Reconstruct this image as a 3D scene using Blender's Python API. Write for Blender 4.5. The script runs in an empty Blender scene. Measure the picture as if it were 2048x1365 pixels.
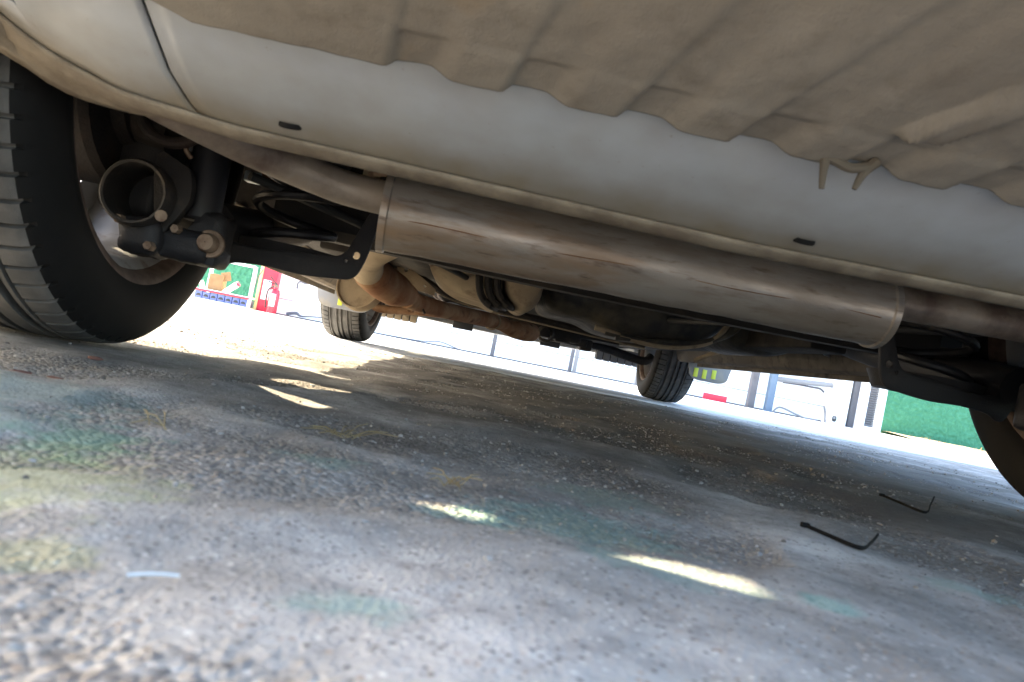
import bpy, bmesh, math, random
import numpy as np
from mathutils import Vector, Matrix
random.seed(7); RNG = np.random.default_rng(11)
S = bpy.context.scene
COL = S.collection
PI = math.pi
# ------------------------------------------------------------------ camera
F = 1500.0; H = 0.08                       # focal length in photo pixels, lens height
ROLL = math.radians(11.2); PITCH = math.atan(27 / F); YAW = math.atan(94 / F)
fw = Vector((math.sin(YAW) * math.cos(PITCH), math.cos(YAW) * math.cos(PITCH), math.sin(PITCH)))
rt = Vector((math.cos(YAW), -math.sin(YAW), 0)); up = rt.cross(fw)
cam = bpy.data.cameras.new('camera'); co = bpy.data.objects.new('camera', cam); COL.objects.link(co)
# the photo's x axis is u*cos - v*sin with v pointing down
cr, sr = math.cos(ROLL), math.sin(ROLL)
ix = rt * cr + up * sr                      # image right
iy = up * cr - rt * sr                      # image up
M = Matrix((ix, iy, -fw)).transposed().to_4x4(); M.translation = (0, 0, H)
co.matrix_world = M
cam.sensor_width = 36; cam.lens = F / 2048 * 36
cam.clip_start = 0.01; cam.clip_end = 500
cam.dof.use_dof = True; cam.dof.focus_distance = 2.2; cam.dof.aperture_fstop = 16
S.camera = co
# ------------------------------------------------------------------ sky, sun, exposure
EL = math.radians(28); AZ = math.radians(-76)      # azimuth from +Y towards +X
w = bpy.data.worlds.new('World'); S.world = w; w.use_nodes = True
nt = w.node_tree; sky = nt.nodes.new('ShaderNodeTexSky'); sky.sky_type = 'NISHITA'; sky.sun_disc = False
sky.sun_elevation = EL; sky.sun_rotation = AZ % (2 * PI); sky.air_density = 1.15; sky.dust_density = 3.0; sky.ozone_density = 1.0
nt.links.new(sky.outputs[0], nt.nodes['Background'].inputs[0]); nt.nodes['Background'].inputs[1].default_value = 0.15
sd = Vector((math.sin(AZ) * math.cos(EL), math.cos(AZ) * math.cos(EL), math.sin(EL)))
sl = bpy.data.lights.new('sun', 'SUN'); sl.energy = 5.0; sl.angle = math.radians(0.6); sl.color = (1.0, 0.83, 0.56)
so = bpy.data.objects.new('sun', sl); COL.objects.link(so); so.rotation_euler = sd.to_track_quat('Z', 'Y').to_euler(); so.location = (-6, 2, 6)
S.view_settings.view_transform = 'Standard'; S.view_settings.look = 'None'; S.view_settings.gamma = 1
S.view_settings.exposure = 3.12
S.cycles.max_bounces = 12; S.cycles.diffuse_bounces = 6

# ------------------------------------------------------------------ helpers
def ray(x, y):
    dx, dy = x - 1024, y - 682.5
    u = dx * cr + dy * sr; v = -dx * sr + dy * cr
    return fw + rt * (u / F) - up * (v / F)
def at(x, y, Y):                            # photo pixel -> point on the plane at depth Y
    d = ray(x, y); return Vector((0, 0, H)) + d * (Y / d.y)
def on(x, y, Z=0.0):                        # photo pixel -> point on a horizontal plane
    d = ray(x, y); return Vector((0, 0, H)) + d * ((Z - H) / d.z)
def tag(o, label=None, cat=None, group=None, kind=None):
    for k, v in (('label', label), ('category', cat), ('group', group), ('kind', kind)):
        if v: o[k] = v
    return o
def link(name, me, mat, parent=None):
    if mat and not me.materials: me.materials.append(mat)
    o = bpy.data.objects.new(name, me); COL.objects.link(o)
    if parent:
        o.parent = parent
        if parent.parent is None: o.location = -parent.location
    return o
def mesh(name, verts, faces, mat, parent=None, smooth=True, sharp=35):
    me = bpy.data.meshes.new(name); me.from_pydata([tuple(v) for v in verts], [], [tuple(f) for f in faces])
    me.validate(); me.update()
    bm = bmesh.new(); bm.from_mesh(me); bmesh.ops.recalc_face_normals(bm, faces=bm.faces); bm.to_mesh(me); bm.free()
    if smooth:
        me.polygons.foreach_set('use_smooth', [True] * len(me.polygons))
        me.set_sharp_from_angle(angle=math.radians(sharp))
    return link(name, me, mat, parent)
def empty(name, loc, parent=None):
    o = bpy.data.objects.new(name, None); COL.objects.link(o); o.location = loc; o.empty_display_size = .1
    if parent: o.parent = parent; o.location = Vector(loc) - parent.location
    return o
def bmobj(name, bm, mat, parent=None, smooth=True, sharp=35):
    me = bpy.data.meshes.new(name); bmesh.ops.recalc_face_normals(bm, faces=bm.faces); bm.to_mesh(me); bm.free()
    if smooth:
        me.polygons.foreach_set('use_smooth', [True] * len(me.polygons)); me.set_sharp_from_angle(angle=math.radians(sharp))
    return link(name, me, mat, parent)
def addbox(bm, c, s, bev=0.0, rot=None, seg=2):
    m = Matrix.Translation(c) @ (rot.to_4x4() if rot else Matrix()) @ Matrix.Diagonal((s[0], s[1], s[2], 1))
    r = bmesh.ops.create_cube(bm, size=1, matrix=m)
    if bev:
        ed = list({e for v in r['verts'] for e in v.link_edges})
        bmesh.ops.bevel(bm, geom=ed, offset=bev, segments=seg, affect='EDGES', profile=.5)
def box(name, lo, hi, mat, parent=None, bev=.002):
    bm = bmesh.new(); lo = Vector(lo); hi = Vector(hi)
    addbox(bm, (lo + hi) / 2, hi - lo, bev); return bmobj(name, bm, mat, parent)
def addtube(V, Fc, pts, rad, seg=16, caps=True, sx=1.0, closed=False):
    pts = [Vector(p) for p in pts]; n = len(pts)
    rad = [rad] * n if not hasattr(rad, '__len__') else rad
    T = []
    for i in range(n):
        a = pts[max(i - 1, 0)]; b = pts[min(i + 1, n - 1)]; T.append((b - a).normalized())
    ref = Vector((0, 0, 1)) if abs(T[0].z) < .9 else Vector((1, 0, 0))
    N = (ref - T[0] * ref.dot(T[0])).normalized(); base = len(V)
    for i in range(n):
        N = (N - T[i] * N.dot(T[i])).normalized(); B = T[i].cross(N)
        for k in range(seg):
            a = 2 * PI * k / seg; V.append(pts[i] + (N * math.cos(a) * sx + B * math.sin(a)) * rad[i])
    for i in range(n - 1):
        for k in range(seg):
            k2 = (k + 1) % seg
            Fc.append((base + i * seg + k, base + i * seg + k2, base + (i + 1) * seg + k2, base + (i + 1) * seg + k))
    if caps:
        Fc.append(tuple(base + k for k in range(seg))); Fc.append(tuple(base + (n - 1) * seg + k for k in range(seg)))
def spline(pts, n=8):                       # Catmull-Rom
    P = [Vector(p) for p in pts]; out = []
    for i in range(len(P) - 1):
        p0 = P[max(i - 1, 0)]; p1 = P[i]; p2 = P[i + 1]; p3 = P[min(i + 2, len(P) - 1)]
        for k in range(n):
            t = k / n
            out.append(.5 * ((2 * p1) + (p2 - p0) * t + (2 * p0 - 5 * p1 + 4 * p2 - p3) * t * t + (3 * p1 - p0 - 3 * p2 + p3) * t ** 3))
    return out + [P[-1]]
def tube(name, pts, rad, mat, parent=None, seg=16, caps=True, smooth_n=0, sx=1.0):
    if smooth_n:
        if hasattr(rad, '__len__'):
            n0 = len(rad); rr = np.interp(np.linspace(0, n0 - 1, (n0 - 1) * smooth_n + 1), range(n0), rad).tolist()
        else: rr = rad
        pts = spline(pts, smooth_n); rad = rr
    V, Fc = [], []; addtube(V, Fc, pts, rad, seg, caps, sx); return mesh(name, V, Fc, mat, parent)
def lathe(V, Fc, prof, c, axis='X', seg=48, a0=0, a1=2 * PI, closed=False):
    base = len(V); n = len(prof); full = abs(a1 - a0 - 2 * PI) < 1e-6; ns = seg if full else seg + 1
    for k in range(ns):
        a = a0 + (a1 - a0) * k / seg
        for (h, r) in prof:
            if axis == 'X': p = (h, r * math.cos(a), r * math.sin(a))
            elif axis == 'Y': p = (r * math.cos(a), h, r * math.sin(a))
            else: p = (r * math.cos(a), r * math.sin(a), h)
            V.append(Vector(c) + Vector(p))
    for k in range(seg):
        k2 = (k + 1) % ns
        for i in range(n - 1):
            Fc.append((base + k * n + i, base + k * n + i + 1, base + k2 * n + i + 1, base + k2 * n + i))
def rot_obj(name, prof, c, axis, mat, parent=None, seg=48, sharp=35):
    V, Fc = [], []; lathe(V, Fc, prof, c, axis, seg); return mesh(name, V, Fc, mat, parent, sharp=sharp)
def plate(name, outline, thick, mat, parent=None, holes=(), plane='XZ', at_=0.0, bev=0.0, res=1):
    """2-D outline (list of pairs) with holes, extruded by thick about the plane at_."""
    cu = bpy.data.curves.new(name, 'CURVE'); cu.dimensions = '2D'; cu.fill_mode = 'BOTH'; cu.extrude = thick / 2; cu.bevel_depth = bev; cu.bevel_resolution = res
    for ol in [outline] + list(holes):
        sp = cu.splines.new('POLY'); sp.points.add(len(ol) - 1); sp.use_cyclic_u = True
        for p, (a, b) in zip(sp.points, ol): p.co = (a, b, 0, 1)
    tmp = bpy.data.objects.new('tmp', cu); COL.objects.link(tmp)
    me = bpy.data.meshes.new_from_object(tmp.evaluated_get(bpy.context.evaluated_depsgraph_get()))
    bpy.data.objects.remove(tmp); bpy.data.curves.remove(cu)
    if plane == 'XZ': m = Matrix(((1, 0, 0, 0), (0, 0, -1, at_), (0, 1, 0, 0), (0, 0, 0, 1)))
    elif plane == 'YZ': m = Matrix(((0, 0, 1, at_), (1, 0, 0, 0), (0, 1, 0, 0), (0, 0, 0, 1)))
    else: m = Matrix.Translation((0, 0, at_))
    me.transform(m); bm = bmesh.new(); bm.from_mesh(me); bmesh.ops.remove_doubles(bm, verts=bm.verts, dist=1e-6); bmesh.ops.recalc_face_normals(bm, faces=bm.faces); bm.to_mesh(me); bm.free()
    me.materials.clear(); me.name = name
    me.polygons.foreach_set('use_smooth', [True] * len(me.polygons)); me.set_sharp_from_angle(angle=math.radians(35))
    return link(name, me, mat, parent)
def circ(cx, cy, r, n=20): return [(cx + r * math.cos(2 * PI * i / n), cy + r * math.sin(2 * PI * i / n)) for i in range(n)]
def smooth_closed(pts, n=5):
    P = [Vector((a, b, 0)) for a, b in pts]; N = len(P); out = []
    for i in range(N):
        p0, p1, p2, p3 = P[i - 1], P[i], P[(i + 1) % N], P[(i + 2) % N]
        for k in range(n):
            t = k / n; q = .5 * ((2 * p1) + (p2 - p0) * t + (2 * p0 - 5 * p1 + 4 * p2 - p3) * t * t + (3 * p1 - p0 - 3 * p2 + p3) * t ** 3)
            out.append((q.x, q.y))
    return out

# ------------------------------------------------------------------ materials
def mat(name, base, rough=.6, metal=0.0, layers=(), bump=(), spec=.5, rough_var=0.0, stretch=None, coat=0.0, trans=0.0, alpha=None):
    """layers: (colour, noise scale, low, high[, detail]) mixed over the base one by one; bump: (scale, distance)."""
    m = bpy.data.materials.new(name); m.use_nodes = True; n = m.node_tree.nodes; l = m.node_tree.links
    b = n['Principled BSDF']; b.inputs['Roughness'].default_value = rough; b.inputs['Metallic'].default_value = metal
    b.inputs['Specular IOR Level'].default_value = spec; b.inputs['Coat Weight'].default_value = coat
    if trans: b.inputs['Transmission Weight'].default_value = trans
    g = n.new('ShaderNodeNewGeometry'); pos = g.outputs['Position']
    if stretch:
        mp = n.new('ShaderNodeMapping'); mp.inputs['Scale'].default_value = stretch; l.new(pos, mp.inputs[0]); spos = mp.outputs[0]
    else: spos = pos
    cur = None; last = None
    rgb = n.new('ShaderNodeRGB'); rgb.outputs[0].default_value = (*base, 1); cur = rgb.outputs[0]
    for i, L in enumerate(layers):
        tx = n.new('ShaderNodeTexNoise'); tx.inputs['Scale'].default_value = L[1]; tx.inputs['Detail'].default_value = L[4] if len(L) > 4 else 6
        tx.inputs['Roughness'].default_value = .6; l.new(spos, tx.inputs['Vector'])
        mr = n.new('ShaderNodeMapRange'); mr.inputs[1].default_value = L[2]; mr.inputs[2].default_value = L[3]; l.new(tx.outputs['Fac'], mr.inputs[0])
        mx = n.new('ShaderNodeMix'); mx.data_type = 'RGBA'; l.new(mr.outputs[0], mx.inputs[0]); l.new(cur, mx.inputs[6]); mx.inputs[7].default_value = (*L[0], 1)
        cur = mx.outputs[2]; last = mr.outputs[0]
    l.new(cur, b.inputs['Base Color'])
    if rough_var:
        tx = n.new('ShaderNodeTexNoise'); tx.inputs['Scale'].default_value = 40; l.new(spos, tx.inputs['Vector'])
        mr = n.new('ShaderNodeMapRange'); mr.inputs[1].default_value = .3; mr.inputs[2].default_value = .7; mr.inputs[3].default_value = max(0, rough - rough_var); mr.inputs[4].default_value = min(1, rough + rough_var)
        l.new(tx.outputs['Fac'], mr.inputs[0]); l.new(mr.outputs[0], b.inputs['Roughness'])
    prev = None
    for sc, d in bump:
        tx = n.new('ShaderNodeTexNoise'); tx.inputs['Scale'].default_value = sc; tx.inputs['Detail'].default_value = 4; l.new(pos, tx.inputs['Vector'])
        bp = n.new('ShaderNodeBump'); bp.inputs['Distance'].default_value = d; bp.inputs['Strength'].default_value = 1; l.new(tx.outputs['Fac'], bp.inputs['Height'])
        if prev: l.new(prev, bp.inputs['Normal'])
        prev = bp.outputs[0]
    if prev: l.new(prev, b.inputs['Normal'])
    m['cur'] = 0
    return m
DUST = (.26, .19, .125); DUSTL = (.36, .28, .19)
m_brown = mat('dusty plastic', (.20, .174, .143), .9, layers=[((.24, .212, .176), 9, .4, .65), ((.16, .135, .108), 30, .52, .75), ((.27, .19, .11), 6, .62, .78)], bump=[(900, .0005), (160, .0005)], spec=.2)
m_white = mat('white car paint', (.62, .64, .66), .3, layers=[((.50, .48, .44), 5, .48, .75), ((.50, .54, .58), 11, .55, .8)], coat=.2, rough_var=.12)
def bumper_material():
    m = mat('dusty silver bumper paint', (.36, .378, .40), .38, layers=[((.345, .342, .33), 5, .48, .75), ((.35, .38, .41), 9, .55, .8), ((.27, .25, .215), 190, .66, .76)], rough_var=.1)
    n = m.node_tree.nodes; l = m.node_tree.links; b = n['Principled BSDF']; src = b.inputs['Base Color'].links[0].from_socket
    a = n.new('ShaderNodeAttribute'); a.attribute_name = 'dust'; tx = n.new('ShaderNodeTexNoise'); tx.inputs['Scale'].default_value = 30; tx.inputs['Detail'].default_value = 6
    l.new(n['Geometry'].outputs['Position'], tx.inputs['Vector'])
    ma = n.new('ShaderNodeMath'); ma.operation = 'MULTIPLY_ADD'; l.new(a.outputs['Fac'], ma.inputs[0]); ma.inputs[1].default_value = 1.0
    m2 = n.new('ShaderNodeMath'); m2.operation = 'MULTIPLY_ADD'; l.new(tx.outputs['Fac'], m2.inputs[0]); m2.inputs[1].default_value = .6; m2.inputs[2].default_value = -.32; l.new(m2.outputs[0], ma.inputs[2])
    cl = n.new('ShaderNodeClamp'); l.new(ma.outputs[0], cl.inputs[0])
    mx = n.new('ShaderNodeMix'); mx.data_type = 'RGBA'; l.new(cl.outputs[0], mx.inputs[0]); l.new(src, mx.inputs[6]); mx.inputs[7].default_value = (.185, .155, .112, 1); l.new(mx.outputs[2], b.inputs['Base Color'])
    return m
m_bump = bumper_material()
m_lip = mat('dusty bumper lip', (.15, .12, .088), .85, layers=[((.23, .19, .14), 30, .4, .6), ((.15, .115, .085), 12, .55, .75)], bump=[(500, .0004)], spec=.25)
m_steel = mat('muffler steel', (.41, .375, .33), .42, .5, layers=[((.30, .25, .20), 9, .44, .64), ((.50, .49, .475), 14, .5, .75), ((.31, .265, .22), 55, .50, .68), ((.40, .25, .14), 4.5, .60, .74), ((.06, .038, .026), 21, .67, .73), ((.17, .12, .085), 75, .58, .76)], bump=[(600, .0002)], stretch=(.35, 1, 1.8), rough_var=.14)
m_pipe = mat('exhaust pipe steel', (.34, .29, .24), .5, .35, layers=[((.14, .10, .08), 16, .4, .65), ((.32, .25, .18), 30, .58, .75)], bump=[(700, .0003)], rough_var=.12)
m_armt = mat('dusty arm steel', (.017, .014, .013), .7, .2, layers=[((.085, .062, .045), 26, .52, .74), ((.018, .015, .014), 12, .45, .65)], bump=[(500, .0006)])
m_rust = mat('rusty exhaust', (.21, .095, .045), .85, .15, layers=[((.30, .19, .11), 12, .4, .62), ((.09, .04, .025), 22, .56, .7)], bump=[(400, .0008), (80, .001)], spec=.25)
m_black = mat('dusty black metal', (.014, .013, .015), .6, layers=[((.042, .034, .03), 16, .48, .8), ((.012, .011, .013), 8, .5, .7)], bump=[(500, .0005)], spec=.35)
m_dark = mat('underbody dark', (.02, .018, .017), .75, layers=[((.075, .058, .042), 9, .5, .78), ((.015, .013, .013), 20, .55, .75)], bump=[(300, .0006)], spec=.3)
m_beige = mat('dust caked tank', (.27, .215, .15), .85, layers=[((.36, .30, .21), 12, .42, .65), ((.15, .11, .075), 26, .56, .74)], bump=[(500, .0005)], spec=.2)
m_sill = mat('dirty sill', (.10, .085, .068), .8, layers=[((.17, .14, .105), 11, .45, .7), ((.05, .042, .035), 24, .55, .72)], bump=[(400, .0005)], spec=.25)
m_bplast = mat('black plastic tank', (.014, .015, .017), .62, layers=[((.10, .085, .055), 8, .5, .72), ((.05, .045, .035), 30, .5, .7)], bump=[(200, .0006)], rough_var=.1)
m_tyre = mat('tyre rubber', (.062, .060, .058), .75, layers=[((.11, .104, .098), 25, .42, .68), ((.10, .075, .055), 70, .62, .78)], bump=[(900, .0004)], spec=.35)
m_side = mat('shade dark tyre sidewall', (.005, .0048, .0048), .75, layers=[((.009, .0075, .007), 9, .5, .75)], spec=.2)  # shade of the inner tyre side put into the colour, darker than the tread
m_rlip = mat('dusty wheel edge', (.12, .08, .06), .7, .2, layers=[((.06, .035, .027), 40, .4, .65)])
m_rim = mat('silver wheel', (.42, .42, .42), .38, .55, layers=[((.20, .13, .09), 40, .55, .75)], rough_var=.1)
m_drum = mat('brake drum iron', (.016, .012, .011), .8, .2, layers=[((.04, .024, .018), 20, .5, .7)], bump=[(300, .0008)])
m_rubber = mat('shock absorber black', (.011, .011, .014), .5, layers=[((.028, .025, .026), 12, .42, .7), ((.06, .045, .032), 30, .62, .78)], spec=.4)
m_bolt = mat('dusty bolt steel', (.24, .17, .12), .6, .5, layers=[((.12, .07, .045), 60, .45, .65)])
m_flap = mat('grey mud flap plastic', (.20, .205, .22), .45, layers=[((.28, .25, .20), 18, .5, .75)])
m_yellow = mat('yellow green sticker', (.55, .62, .06), .6)
m_glass = mat('dark car glass', (.02, .025, .03), .06, spec=.6)
m_lamp_red = mat('red lamp lens', (.45, .02, .02), .15)
m_lamp_clear = mat('clear lamp lens', (.6, .62, .65), .1)
m_trim = mat('black trim', (.03, .03, .03), .6)
m_wall = mat('white metal panel', (.80, .82, .84), .45, layers=[((.72, .75, .79), 1.3, .5, .8)])
m_whitep = mat('white paint', (.78, .80, .82), .5)
m_grey = mat('grey painted steel', (.105, .105, .12), .5, layers=[((.08, .08, .092), 6, .45, .7)])
m_bluegrey = mat('blue grey painted steel', (.10, .155, .235), .5, layers=[((.13, .185, .26), 6, .45, .7)])
m_seam = mat('panel joint grey', (.12, .12, .13), .7)
m_green = mat('green stucco', (.045, .19, .115), .8, layers=[((.065, .24, .15), 18, .45, .7)], spec=.3)
m_red = mat('red paint', (.55, .02, .05), .4)
m_redd = mat('red extinguisher paint', (.55, .012, .03), .25, coat=.4)
m_blue = mat('pale blue plastic', (.11, .14, .33), .5)
m_card = mat('cardboard', (.26, .15, .07), .85, layers=[((.22, .12, .055), 12, .45, .7)])
m_ltgrey = mat('pale grey pipe', (.22, .22, .23), .5)
m_straw = mat('dry straw', (.24, .19, .10), .9, layers=[((.17, .125, .06), 60, .4, .6)])
m_leafr = mat('dry red leaf', (.13, .06, .045), .85)
m_tie = mat('black nylon', (.004, .004, .004), .8, spec=.15)
m_pale = mat('pale plastic strip', (.5, .55, .58), .5)

# ------------------------------------------------------------------ noise on arrays
_perm = RNG.permutation(256); _perm = np.concatenate([_perm, _perm]); _gr = RNG.uniform(-1, 1, (256, 2)); _gr /= np.linalg.norm(_gr, axis=1)[:, None]
def pnoise(x, y):
    xi = np.floor(x).astype(int); yi = np.floor(y).astype(int); xf = x - xi; yf = y - yi
    def g(ix, iy, fx, fy):
        h = _perm[(_perm[ix & 255] + iy) & 255]; v = _gr[h]; return v[..., 0] * fx + v[..., 1] * fy
    s = lambda t: t * t * t * (t * (t * 6 - 15) + 10)
    u, v = s(xf), s(yf)
    a = g(xi, yi, xf, yf); b = g(xi + 1, yi, xf - 1, yf); c = g(xi, yi + 1, xf, yf - 1); d = g(xi + 1, yi + 1, xf - 1, yf - 1)
    return (a * (1 - u) + b * u) * (1 - v) + (c * (1 - u) + d * u) * v
def fbm(x, y, sc, oct=3):
    t = 0; a = 1
    for i in range(oct): t = t + a * pnoise(x * sc + 17.3 * i, y * sc - 9.1 * i); sc *= 2.03; a *= .5
    return t
def sstep(a, b, x): t = np.clip((x - a) / (b - a), 0, 1); return t * t * (3 - 2 * t)
def rough_mask(x, y):                       # 1 = exposed stones, 0 = smooth cement skin
    return sstep(-.12, .2, fbm(x + .3 * pnoise(x * 3, y * 3), y, 4.5, 3))
APRON_Y = 3.06
def gz(x, y):
    x = np.asarray(x, float); y = np.asarray(y, float); r = np.hypot(x, y)
    m = rough_mask(x, y)
    z = .006 * fbm(x, y, 2.2, 2) + .004 * fbm(x + 5, y, 9, 2) + (.4 + .6 * m) * (.0006 * fbm(x, y, 60, 2) + .0010 * fbm(x + 2, y, 125, 2)) + .0022 * np.abs(pnoise(x * 14 + 3, y * 9)) - .003 * m
    far = sstep(8, 25, r); z = z * (1 - far)
    for (wx, wy) in ((-.5, .87), (.9, .87)):
        k = np.exp(-(((x - wx) / .16) ** 2 + ((y - wy) / .16) ** 2)); z = z * (1 - np.clip(k * 1.3, 0, 1)) - .004 * np.clip(k, 0, 1) * 0
    fl = sstep(APRON_Y - .25, APRON_Y + .05, y); z = z * (1 - fl) - .006 * fl
    return z

# ------------------------------------------------------------------ ground
def axis(lo, hi, fine_lo, fine_hi, h0, gr):
    c = list(np.arange(fine_lo, fine_hi, h0)); a = c[-1]; h = h0
    while a < hi: h *= gr; a += h; c.append(a)
    a = c[0]; h = h0; pre = []
    while a > lo: h *= gr; a -= h; pre.append(a)
    return np.array(pre[::-1] + c)
def ground_material():
    m = bpy.data.materials.new('worn concrete ground'); m.use_nodes = True; n = m.node_tree.nodes; l = m.node_tree.links
    b = n['Principled BSDF']; b.inputs['Roughness'].default_value = .85; b.inputs['Specular IOR Level'].default_value = .3
    pos = n.new('ShaderNodeNewGeometry').outputs['Position']
    def noise(sc, det=6, ro=.6):
        t = n.new('ShaderNodeTexNoise'); t.inputs['Scale'].default_value = sc; t.inputs['Detail'].default_value = det; t.inputs['Roughness'].default_value = ro; l.new(pos, t.inputs['Vector']); return t.outputs['Fac']
    def rng(v, a, b_, c=0, d=1):
        r = n.new('ShaderNodeMapRange'); r.inputs[1].default_value = a; r.inputs[2].default_value = b_; r.inputs[3].default_value = c; r.inputs[4].default_value = d; l.new(v, r.inputs[0]); return r.outputs[0]
    def mix(f, a, b_):
        x = n.new('ShaderNodeMix'); x.data_type = 'RGBA'; l.new(f, x.inputs[0])
        for i, v in ((6, a), (7, b_)):
            if isinstance(v, tuple): x.inputs[i].default_value = (*v, 1)
            else: l.new(v, x.inputs[i])
        return x.outputs[2]
    def mul(a, b_):
        x = n.new('ShaderNodeMath'); x.operation = 'MULTIPLY'; l.new(a, x.inputs[0]); l.new(b_, x.inputs[1]); return x.outputs[0]
    at_ = n.new('ShaderNodeAttribute'); at_.attribute_name = 'rough'; rm = at_.outputs['Fac']
    smooth_c = mix(rng(noise(7), .38, .64), (.205, .198, .19), (.46, .452, .44))
    smooth_c = mix(rng(noise(60), .5, .72, 0, .8), smooth_c, (.17, .165, .165)); smooth_c = mix(rng(noise(180), .52, .7, 0, .5), smooth_c, (.36, .36, .35))
    vo = n.new('ShaderNodeTexVoronoi'); vo.inputs['Scale'].default_value = 260; l.new(pos, vo.inputs['Vector'])
    sep = n.new('ShaderNodeSeparateColor'); l.new(vo.outputs['Color'], sep.inputs[0])
    rough_c = mix(rng(sep.outputs[0], .1, .95), (.16, .152, .146), (.33, .318, .30))
    rough_c = mix(rng(noise(11), .45, .68, 0, .6), rough_c, (.20, .172, .14))
    c = mix(rm, smooth_c, rough_c)
    v2 = n.new('ShaderNodeTexVoronoi'); v2.inputs['Scale'].default_value = 340; l.new(pos, v2.inputs['Vector']); sp2 = n.new('ShaderNodeSeparateColor'); l.new(v2.outputs['Color'], sp2.inputs[0])
    core = rng(v2.outputs['Distance'], .25, .45, 1, 0)
    c = mix(mul(core, rng(sp2.outputs[0], .84, .86, 0, .75)), c, (.50, .49, .47)); c = mix(mul(core, rng(sp2.outputs[1], .80, .82, 0, .8)), c, (.07, .065, .062)); c = mix(mul(core, rng(sp2.outputs[2], .90, .92, 0, .6)), c, (.26, .19, .14))
    c = mix(rng(noise(3.2), .52, .70, 0, .85), c, (.085, .08, .08))                 # oil-dark areas
    c = mix(mul(rng(noise(26), .60, .70), rng(noise(4.5), .42, .6)), c, (.27, .26, .245))   # pale cement smears
    # shade under the car deepened in the ground colour, mixed with oily stain
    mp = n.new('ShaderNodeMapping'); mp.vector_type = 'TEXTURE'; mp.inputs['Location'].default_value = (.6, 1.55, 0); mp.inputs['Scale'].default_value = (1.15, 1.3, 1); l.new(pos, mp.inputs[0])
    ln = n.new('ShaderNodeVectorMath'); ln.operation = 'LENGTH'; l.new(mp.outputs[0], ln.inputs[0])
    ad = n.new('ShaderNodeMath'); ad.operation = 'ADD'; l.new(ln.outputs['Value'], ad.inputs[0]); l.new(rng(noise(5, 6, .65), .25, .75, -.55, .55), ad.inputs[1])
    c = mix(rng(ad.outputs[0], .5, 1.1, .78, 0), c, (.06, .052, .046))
    # faded paint splashes
    for (px, py, rx, ry, col, lo) in [(165, 875, .030, .045, (.20, .34, .17), .75), (55, 955, .05, .055, (.30, .33, .17), .8), (1160, 1045, .06, .055, (.13, .26, .23), .62), (940, 1022, .025, .02, (.14, .29, .27), .7),
                                      (1350, 1150, .05, .022, (.15, .27, .25), .6), (1660, 1215, .014, .014, (.17, .36, .32), .75), (50, 840, .06, .05, (.15, .26, .26), .6), (700, 1230, .022, .012, (.16, .32, .29), .65),
                                      (1200, 985, .05, .05, (.12, .21, .18), .6), (640, 920, .03, .02, (.15, .28, .25), .6), (60, 1110, .018, .012, (.34, .33, .17), .7), (1950, 1180, .03, .02, (.15, .27, .24), .6), (60, 780, .08, .06, (.13, .25, .24), .6)]:
        p = on(px, py)
        mp = n.new('ShaderNodeMapping'); mp.vector_type = 'TEXTURE'; mp.inputs['Location'].default_value = (p.x, p.y, 0); mp.inputs['Scale'].default_value = (rx, ry, 1); l.new(pos, mp.inputs[0])
        ln = n.new('ShaderNodeVectorMath'); ln.operation = 'LENGTH'; l.new(mp.outputs[0], ln.inputs[0])
        ad = n.new('ShaderNodeMath'); ad.operation = 'ADD'; l.new(ln.outputs['Value'], ad.inputs[0]); l.new(rng(noise(45, 5, .7), .25, .75, -.75, .75), ad.inputs[1])
        c = mix(rng(ad.outputs[0], .55, 1.1, lo * .62, 0), c, col)
    l.new(c, b.inputs['Base Color'])
    hgt = n.new('ShaderNodeMath'); hgt.operation = 'MULTIPLY_ADD'; l.new(noise(420, 4), hgt.inputs[0]); hgt.inputs[1].default_value = 1; l.new(mul(rng(vo.outputs['Distance'], 0, .7, 1.2, 0), rm), hgt.inputs[2])
    bp = n.new('ShaderNodeBump'); bp.inputs['Distance'].default_value = .0014; l.new(hgt.outputs[0], bp.inputs['Height']); l.new(bp.outputs[0], b.inputs['Normal'])
    return m
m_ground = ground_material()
gx = axis(-70, 70, -.55, .95, .0026, 1.045); gy = axis(-50, 110, .12, 1.15, .0026, 1.028)
GX, GY = np.meshgrid(gx, gy); GZ = gz(GX, GY)
nx, ny = len(gx), len(gy)
vv = np.stack([GX, GY, GZ], -1).reshape(-1, 3)
ii = np.arange(nx * ny).reshape(ny, nx)
qf = np.stack([ii[:-1, :-1], ii[:-1, 1:], ii[1:, 1:], ii[1:, :-1]], -1).reshape(-1, 4)
me = bpy.data.meshes.new('ground'); me.vertices.add(len(vv)); me.vertices.foreach_set('co', vv.ravel())
me.loops.add(qf.size); me.loops.foreach_set('vertex_index', qf.ravel().astype(np.int32)); me.polygons.add(len(qf))
me.polygons.foreach_set('loop_start', np.arange(0, qf.size, 4, dtype=np.int32)); me.polygons.foreach_set('loop_total', np.full(len(qf), 4, np.int32))
me.update(calc_edges=True); me.polygons.foreach_set('use_smooth', np.ones(len(qf), bool))
ra = me.attributes.new('rough', 'FLOAT', 'POINT'); ra.data.foreach_set('value', rough_mask(GX, GY).ravel().astype(np.float32))
ground = tag(link('ground', me, m_ground), kind='structure')

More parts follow.
